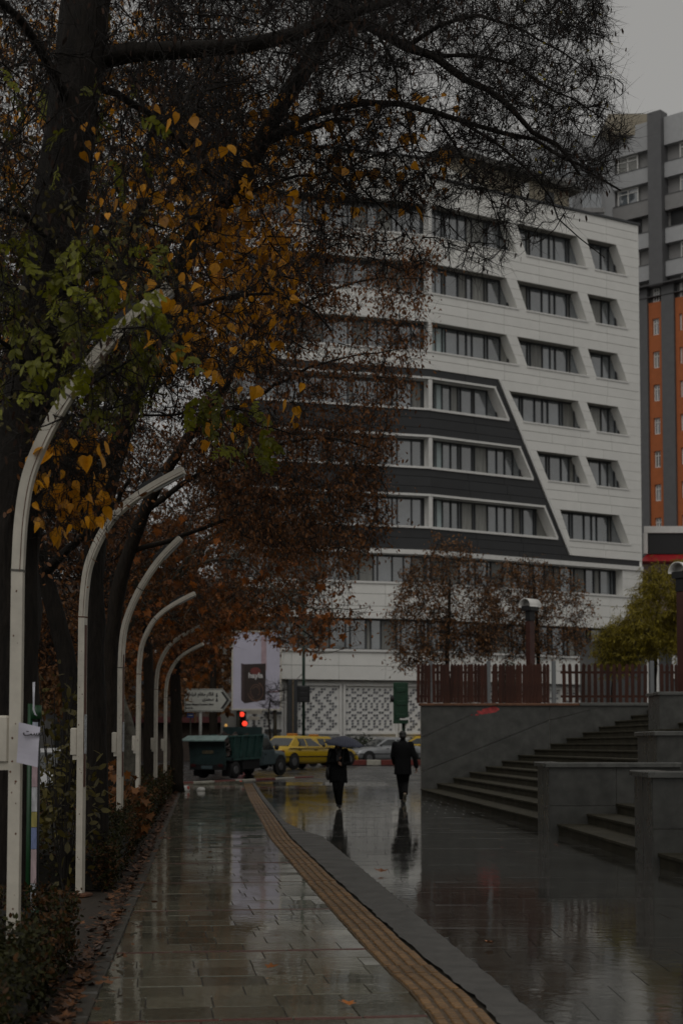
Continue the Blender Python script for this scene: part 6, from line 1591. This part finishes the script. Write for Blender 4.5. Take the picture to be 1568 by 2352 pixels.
T4.grow(pts_in([(620, 1350), (860, 1360), (850, 1420), (770, 1500), (640, 1500)], 30.5, 32.5, 35, T4.g), .2, .04)
T4.finish(rb=.010, twig_n=3.6, twig_len=(.18, .5), twig_r=.0034)
leaves(T4, 14000, 'oval', .085, M_brown, 'withered_leaf', None, .5, curl=.5)
leaves(T4, 330, 'star', .16, M_rusty, 'rusty_leaf', [(220, 1150), (700, 1200), (820, 1380), (780, 1520), (300, 1500)], .6)
# --- tree 5: plane tree by the direction sign
b5_ = at(408, 1712, 48.0); b5_.z = 0
T5 = Tree('plane_tree', b5_, 'plane tree with thick dark trunk and orange leaves beside the arrow sign', 5, M_bark2, M_twig, 'trees along the hedge')
T5.limb([b5_] + px([(406, 1700, 48), (404, 1560, 48), (410, 1450, 48), (430, 1350, 47.8), (470, 1250, 47.5)]), .235, .1, .3, .01, 'trunk')
T5.limb(px([(410, 1450, 48), (470, 1400, 47.5), (540, 1370, 47), (620, 1400, 46.6), (700, 1450, 46.4), (745, 1500, 46.2)]), .08, .012)
T5.limb(px([(408, 1480, 48), (350, 1420, 48.2), (300, 1400, 48.5), (260, 1380, 48.8)]), .07, .02)
T5.limb(px([(470, 1250, 47.5), (560, 1210, 47), (660, 1230, 46.5)]), .07, .02)
R5_ = [(250, 1250), (480, 1150), (640, 1180), (720, 1300), (780, 1420), (740, 1500), (620, 1470), (560, 1450), (500, 1520), (430, 1560), (330, 1560), (250, 1480)]
T5.grow(pts_in(R5_, 44.5, 51, 1100, T5.g), .3, .06)
T5.finish(rb=.012, twig_n=3.6, twig_len=(.22, .55), twig_r=.0045)
leaves(T5, 9000, 'oval', .11, M_brown, 'withered_leaf', None, .5, curl=.5)
leaves(T5, 750, 'star', .20, M_rusty, 'rusty_leaf', [(240, 1350), (520, 1330), (560, 1460), (500, 1560), (240, 1600)], .6)
leaves(T5, 160, 'star', .17, M_rusty, 'bright_leaf', [(520, 1380), (790, 1400), (760, 1540), (560, 1520)], .6)
# --- tree 6: second row, fills the left behind the first trunks; yellow heart-shaped leaves
b6_ = at(110, 1712, 19.0); b6_.z = 0
T6 = Tree('yellow_tree', b6_, 'tree still full of large yellow heart-shaped leaves with a slanting trunk', 6, M_bark, M_twig, 'trees along the hedge')
T6.limb([b6_] + px([(168, 1690, 19), (150, 1500, 19), (105, 1330, 19), (75, 1210, 18.8), (90, 1050, 18.5), (160, 850, 18), (260, 650, 17.5), (330, 450, 17), (360, 250, 16.8)]), .15, .05, .22, .006, 'trunk')
T6.limb(px([(100, 1320, 19), (170, 1250, 18.5), (235, 1190, 18), (300, 1100, 17.5)]), .07, .02)
T6.limb(px([(150, 870, 18), (280, 780, 17), (400, 720, 16), (540, 680, 15), (680, 690, 14.4), (760, 760, 14.2)]), .05, .008)
T6.limb(px([(260, 650, 17.5), (380, 560, 16.5), (500, 480, 15.6), (640, 420, 15), (800, 380, 14.6), (950, 330, 14.4)]), .045, .006)
T6.limb(px([(160, 850, 18), (60, 700, 18), (-40, 560, 18)]), .05, .012)
T6.limb(px([(95, 1040, 18.5), (140, 990, 15), (160, 1010, 12.2), (165, 1040, 10.6)]), .03, .006)
R6_ = [(-100, 60), (480, 60), (700, 300), (800, 420), (780, 620), (760, 800), (600, 870), (420, 980), (300, 1250), (60, 1350), (-100, 1300)]
T6.grow(pts_in(R6_, 14.5, 21, 2100, T6.g, .5, .3), .2, .04)
T6.grow(pts_in([(80, 1000), (260, 1010), (270, 1110), (200, 1200), (80, 1190)], 10.1, 11.3, 120, T6.g), .16, .03, .2)
T6.grow(pts_in([(640, 280), (1000, 220), (1060, 300), (1000, 440), (760, 480)], 13.6, 15, 70, T6.g), .16, .03, .1)
T6.finish(rb=.008, twig_n=3.6, twig_len=(.12, .40), twig_r=.0024)
hang_objects(T6, 200, ME_YS, 'yellow_leaf', .105, YA, 41, .7)
hang_objects(T6, 34, ME_YS, 'yellow_leaf', .13, [(640, 200), (1070, 200), (1070, 480), (700, 480)], 42, .5)
hang_objects(T6, 62, ME_YS, 'yellow_leaf', .12, [(60, 980), (290, 980), (290, 1130), (210, 1220), (60, 1220)], 43, .5)
hang_objects(T1, 110, ME_YS, 'yellow_leaf', .078, YA, 45, .6)
hang_objects(T1, 75, ME_YS, 'yellow_leaf', .085, [(75, 1000), (275, 1000), (275, 1130), (210, 1225), (75, 1225)], 46, .45)
hang_objects(T1, 26, ME_YS, 'yellow_leaf', .095, [(470, 850), (700, 860), (700, 1040), (470, 1040)], 44, .4)
leaves(T6, 850, 'heart', .09, M_yellow2, 'yellow_foliage', [(250, 350), (560, 300), (680, 480), (640, 840), (330, 880), (220, 800)], .6)
leaves(T6, 2000, 'heart', .08, M_yellow2, 'scattered_yellow_leaf', [(-50, 0), (600, 0), (760, 450), (700, 800), (300, 900), (-50, 900)], .6)
leaves(T6, 2600, 'oval', .075, M_olive, 'olive_leaf', [(-50, 0), (500, 0), (480, 900), (-50, 1000)], .5)
leaves(T6, 9000, 'oval', .055, M_brown, 'withered_leaf', None, .55, curl=.5)
T8 = Tree('street_tree', (at(-60, 1712, 27).x, 27, 0), 'tall street tree whose bare crown fills the top corner behind the nearest trunk', 8, M_bark, M_twig, 'trees along the hedge')
T8.limb([Vector((at(-60, 1712, 27).x, 27, 0))] + px([(-50, 1500, 27), (-40, 1200, 27), (0, 900, 27), (80, 600, 26.8), (160, 350, 26.5), (250, 100, 26.2)]), .22, .07, .3, .008, 'trunk')
T8.limb(px([(20, 850, 27), (160, 760, 26.5), (300, 700, 26), (460, 680, 25.6)]), .07, .015)
T8.limb(px([(100, 540, 26.8), (240, 450, 26), (400, 380, 25.5), (560, 360, 25)]), .07, .015)
T8.grow(pts_in([(-120, -150), (560, -150), (640, 250), (560, 520), (480, 800), (330, 1000), (60, 1120), (-120, 1000)], 24, 30, 1000, T8.g), .25, .05)
T8.finish(rb=.010, twig_n=3.2, twig_len=(.2, .5), twig_r=.0038)
leaves(T8, 9000, 'oval', .075, M_brown, 'withered_leaf', None, .5, curl=.5)
leaves(T8, 2200, 'heart', .09, M_yellow2, 'yellow_leaf_mass', [(-50, 0), (600, 0), (600, 800), (-50, 950)], .6)
# --- tree 7: further trunk between, and background trees across the street
def bg_tree(name, u, Y, label, seed, poly, Y0, Y1, n, mleaf, nl, size, trunk, kind='oval', bark=None, group='trees further back', zb=0.0, rt=.2, twr=.006, tl=(.25, .6), rb=.013):
    b_ = at(u, 1712, Y); b_.z = zb
    T = Tree(name, b_, label, seed, bark or M_bark2, M_twig, group)
    T.limb([b_] + px([(a, c, Y) for a, c in trunk]), rt, rt * .45, .3, .01, 'trunk')
    T.grow(pts_in(poly, Y0, Y1, n, T.g, .5, .007 * Y), .3, .06)
    T.finish(rb=rb, twig_n=3.6, twig_len=tl, twig_r=twr)
    if nl: leaves(T, nl, kind, size, mleaf, 'foliage', None, .5, curl=.4)
    return T
bg_tree('street_tree', 345, 40, 'slim street tree with reddish leaves between the last lamps', 71, [(180, 1150), (420, 1200), (480, 1350), (440, 1480), (300, 1500), (180, 1420)], 37, 44, 520, M_brown, 7000, .12, [(345, 1650), (340, 1500), (330, 1380), (320, 1250)])
bg_tree('street_tree', 60, 30, 'street tree filling the gap left of the second lamp', 72, [(-120, 1000), (230, 1000), (320, 1250), (260, 1480), (60, 1560), (-120, 1520)], 26, 34, 760, M_brown, 9000, .10, [(55, 1650), (50, 1500), (60, 1350), (90, 1200)])
bg_tree('street_tree', 200, 62, 'dark street tree beyond the hedge near the side street', 73, [(60, 1400), (260, 1340), (420, 1400), (450, 1560), (380, 1640), (140, 1640), (40, 1560)], 58, 70, 420, M_bronze, 9000, .24, [(200, 1660), (205, 1560), (210, 1450)], rt=.25)
bg_tree('street_tree', 20, 48, 'dark street tree on the side street behind the green post', 74, [(-120, 1380), (140, 1360), (170, 1560), (120, 1620), (-120, 1640)], 44, 54, 360, M_bronze, 8000, .2, [(20, 1650), (18, 1540), (20, 1450)], rt=.22)
bg_tree('street_tree', 490, 80, 'dark tree behind the arrow sign and the billboard', 75, [(400, 1380), (560, 1330), (600, 1420), (560, 1560), (520, 1630), (420, 1640)], 80, 90, 360, M_bronze, 9000, .28, [(490, 1660), (490, 1560), (488, 1450)], rt=.28, zb=.45)
# terrace trees behind the picket fence
bg_tree('terrace_tree', 1030, 54, 'bronze-leaved young tree behind the left end of the picket fence', 76, [(890, 1430), (930, 1310), (1010, 1225), (1080, 1250), (1130, 1330), (1150, 1430), (1120, 1530), (1000, 1520), (900, 1540)], 52, 57.5, 620, M_bronze, 7500, .11, [(1028, 1560), (1026, 1490), (1030, 1420), (1032, 1330)], zb=2.56, rt=.10, group='trees on the terrace', tl=(.2, .5), twr=.005, rb=.009)
bg_tree('terrace_tree', 1235, 57, 'sparse bronze-leaved tree around the curved-cap terrace lamp', 77, [(1080, 1430), (1120, 1330), (1220, 1270), (1330, 1330), (1370, 1410), (1350, 1500), (1240, 1520), (1100, 1510)], 54.5, 60, 620, M_bronze, 7500, .105, [(1236, 1560), (1235, 1480), (1230, 1400), (1225, 1320)], zb=2.56, rt=.10, group='trees on the terrace', tl=(.2, .5), twr=.005, rb=.009)
WT_ = bg_tree('willow_tree', 1500, 64, 'yellow-green weeping tree on the terrace beside the shop', 78, [(1440, 1390), (1490, 1320), (1560, 1285), (1640, 1290), (1660, 1420), (1600, 1500), (1480, 1490), (1430, 1450)], 61, 67, 420, M_willow, 30000, .22, [(1502, 1560), (1505, 1480), (1510, 1390)], kind='willow', zb=2.56, rt=.12, group='trees on the terrace')
bg_tree('willow_tree', 1405, 62, 'small yellow-green weeping shrub left of the shop, behind the pickets', 79, [(1370, 1480), (1390, 1435), (1440, 1425), (1500, 1450), (1490, 1510), (1440, 1545), (1380, 1530)], 60.5, 64, 200, M_willow, 13000, .19, [(1405, 1570), (1408, 1520)], kind='willow', zb=2.56, rt=.06, group='trees on the terrace')
bg_tree('sapling', 622, 74, 'small bare sapling behind the truck cab', 80, [(596, 1590), (622, 1545), (655, 1580), (650, 1625), (605, 1625)], 73.4, 74.6, 30, M_bronze, 0, .1, [(620, 1690), (617, 1650), (620, 1610)], zb=.45, rt=.07, twr=.008, tl=(.3, .7), rb=.02)

# ------------------------------------------------------------------ hedge, shrubs, fallen leaves
def hedge(label, y0, y1, seed, n, top, wid, size, off=-.12, skip=None):
    g = np.random.default_rng(seed)
    c = (lerp_tab(LEFT, (y0 + y1) / 2) - wid / 2 + off, (y0 + y1) / 2, 0)
    t = thing('hedge', c, label, 'hedge', 'clipped hedge along the walkway')
    core = MB(); m = 24
    for i in range(m + 1):
        y = y0 + .12 + (y1 - y0 - .24) * i / m; xr = lerp_tab(LEFT, y) + off - .14; h = top(y) - .12 + .05 * math.sin(y * 2.1)
        for x, z in ((xr, .0), (xr + .04, h * .5), (xr - .06, h * .9), (xr - .2, h), (xr - wid + .25, h), (xr - wid + .1, .0)): core.v.append((x + .03 * math.sin(y * 3.3 + z * 4), y, z))
    for i in range(m):
        for j in range(5): core.f.append((i * 6 + j, i * 6 + j + 1, (i + 1) * 6 + j + 1, (i + 1) * 6 + j))
    core.f += [(0, 1, 2, 3, 4, 5), tuple(m * 6 + k for k in (5, 4, 3, 2, 1, 0))]
    core.build('dark_core', mat('hedge_core', (.010, .008, .005), .9, .4, 20), t)  # solid near-black body, stands in for the shade inside the hedge
    for (mm, frac, nm) in ((M_hedge, .55, 'foliage'), (M_hedge2, .60, 'browned_foliage')):
        PP = []; SS = []
        for _ in range(int(n * frac)):
            y = y0 + (y1 - y0) * g.random() ** 1.5
            xr = lerp_tab(LEFT, y) + off; h = top(y) + .06 * math.sin(y * 1.9) + .04 * math.sin(y * 5.3)
            if nm[0] == 'b' and math.sin(y * 1.3 + 1) + g.normal(0, .6) < 0: continue
            r = g.random()
            if r < .45: p = (xr - abs(g.normal(0, .09)) - .10 * math.sin(g.random() * 3.1), y, g.uniform(.02, h))
            elif r < .9: p = (xr - g.uniform(0, wid), y, h - abs(g.normal(0, .07)) + .05)
            else: p = (xr - g.uniform(0, wid), y0 + abs(g.normal(0, .12)), g.uniform(.02, h))
            PP.append(p); SS.append(size * g.uniform(.6, 1.4) * (1 + .035 * (y - y0)))
        V, F_ = leaf_cloud(np.array(PP), np.array(SS), 'oval', g, -.1, .3)
        o = link(nm, mesh_np(nm, V - np.array(wpos(t)), [F_], mm), t); o['kind'] = 'stuff'
    # stray shoots
    sh = MB()
    for _ in range(int(60 * (y1 - y0) ** .5)):
        y = g.uniform(y0, y1); xr = lerp_tab(LEFT, y) + off; h = top(y); p = Vector((xr - g.uniform(0, wid), y, h - .05)); sh.tube([p, p + Vector((g.normal(0, .04), g.normal(0, .04), g.uniform(.08, .2)))], [.003, .0015], 3, False)
    sh.build('shoot', M_twig, t, kind='stuff')
hedge('rounded dark hedge in front of the first lamp with an empty gap after it', 5.0, 10.8, 51, 34000, lambda y: .40 + .03 * (y - 6) - .2 * max(0, y - 9.8), 2.0, .030, -.10)
hedge('long dark clipped hedge running from the second lamp to the walkway end', 15.7, 56.5, 52, 60000, lambda y: min(.64, .40 + .2 * (y - 15.7)), 2.2, .034, -.12)
def shrub(label, u, v, Y, r, h, seed, m, n, size, zb=0.0, name='shrub', kind='oval'):
    p = at(u, v, Y); g = np.random.default_rng(seed); t = thing(name, (p.x, Y, zb), label, 'shrub')
    st_ = MB()
    for _ in range(14):
        a, q = g.uniform(0, 6.28), g.uniform(.2, .9) * r; st_.tube([(p.x, Y, zb), (p.x + q * .5 * math.cos(a), Y + q * .5 * math.sin(a), zb + h * .5), (p.x + q * math.cos(a), Y + q * math.sin(a), zb + h * g.uniform(.7, 1))], [.02 * r, .012 * r, .004], 4, False)
    st_.build('stem', M_twig, t)
    d = g.normal(0, 1, (n, 3)); d /= np.linalg.norm(d, axis=1)[:, None]; q = g.random(n) ** .45
    P = np.stack([p.x + d[:, 0] * r * q, Y + d[:, 1] * r * q, zb + h * .5 + d[:, 2] * h * .5 * q + .05 * h * np.sin(d[:, 0] * 7 + d[:, 1] * 5)], 1); P[:, 2] = np.maximum(P[:, 2], zb + .02)
    V, F_ = leaf_cloud(P, size * g.uniform(.6, 1.3, n), kind, g, .2, .3)
    o = link('foliage', mesh_np('foliage', V - np.array(wpos(t)), [F_], m), t); o['kind'] = 'stuff'
shrub('low dark clipped shrub before the lattice wall, above the umbrella', 795, 1690, 88.4, 1.3, 1.5, 61, M_shrub, 3200, .11, .45)
shrub('dark rounded shrub behind the silver car bonnet', 835, 1690, 89.6, .8, 1.6, 62, M_shrub, 1800, .11, .45)
shrub('dark green bush behind the widest fence gap', 1165, 1560, 49, .45, 1.5, 63, M_shrub, 1500, .09, 2.56)
shrub('tall olive shrub growing between the first two lamps', 150, 1750, 15.6, .42, 1.75, 64, M_olive, 260, .10, 0)
shrub('olive young shrub with drooping leaves between hedge and trunks', 135, 1650, 17.0, .45, 2.3, 65, M_olive, 300, .11, 0)
shrub('brown-leaved shrub behind the second lamp', 250, 1750, 21.5, .6, 1.2, 66, M_brown, 420, .11, 0, kind='star')
# fallen leaves along the hedge foot and a few on the paving
g = np.random.default_rng(77); V = []; Fc = []
for _ in range(2600):
    y = 6.5 + 45 * g.random() ** 1.7; x = lerp_tab(LEFT, y) + (-abs(g.normal(0, .10)) + .03 if g.random() < .93 else g.uniform(0, .25)); z = gz(y) + .02 + g.random() * .03
    p = np.array((x, y, z)); s = g.uniform(.03, .075); a = g.uniform(0, 6.28); d = np.array((math.cos(a), math.sin(a), g.normal(0, .18))); e = np.array((-math.sin(a), math.cos(a), g.normal(0, .25)))
    b0_ = len(V)
    for (q, w) in leaf_pts('star' if g.random() < .4 else 'oval'): V.append(tuple(p + (e * q + d * w + np.array((0, 0, .25 * q * q + .15 * w * w))) * s))
    Fc.append(tuple(range(b0_, len(V))))
lf = MB(); lf.v = V; lf.f = Fc; tag(lf.top('leaf_litter', M_litter, (0, 0, 0)), 'brown fallen leaves gathered along the foot of the hedge', 'leaves', kind='stuff')
ME_F = one_leaf('star', mat('wet_orange_leaf', (.30, .10, .02), .35, .25, 8, rnd=.4), 'fallen_leaf')
for k, (u, v, lab) in enumerate(((874, 2006, 'orange fallen leaf on the plaza slabs beside the concrete strip'), (1132, 2170, 'small brown leaf on the grey concrete strip'), (868, 1848, 'brown leaf on wet slabs between the two walkers'), (612, 2228, 'small red leaf on the pavers near a dark red course'), (803, 2314, 'dark leaf lying on the pavers close to the ochre tiles'), (486, 1960, 'yellowish leaf on the middle of the walkway'), (1336, 1925, 'pale leaf at the foot of the lower stairs'))):
    d = ray(u, v); p = d * ((0.012 - CZ) / d.z) + Vector((0, 0, CZ)); s = .14 if k == 0 else .085
    o = link('fallen_leaf', ME_F, None, (p.x, p.y, .022), (math.pi / 2 + .1, .1, k * 1.7), (s, s, s)); tag(o, lab, 'leaf')
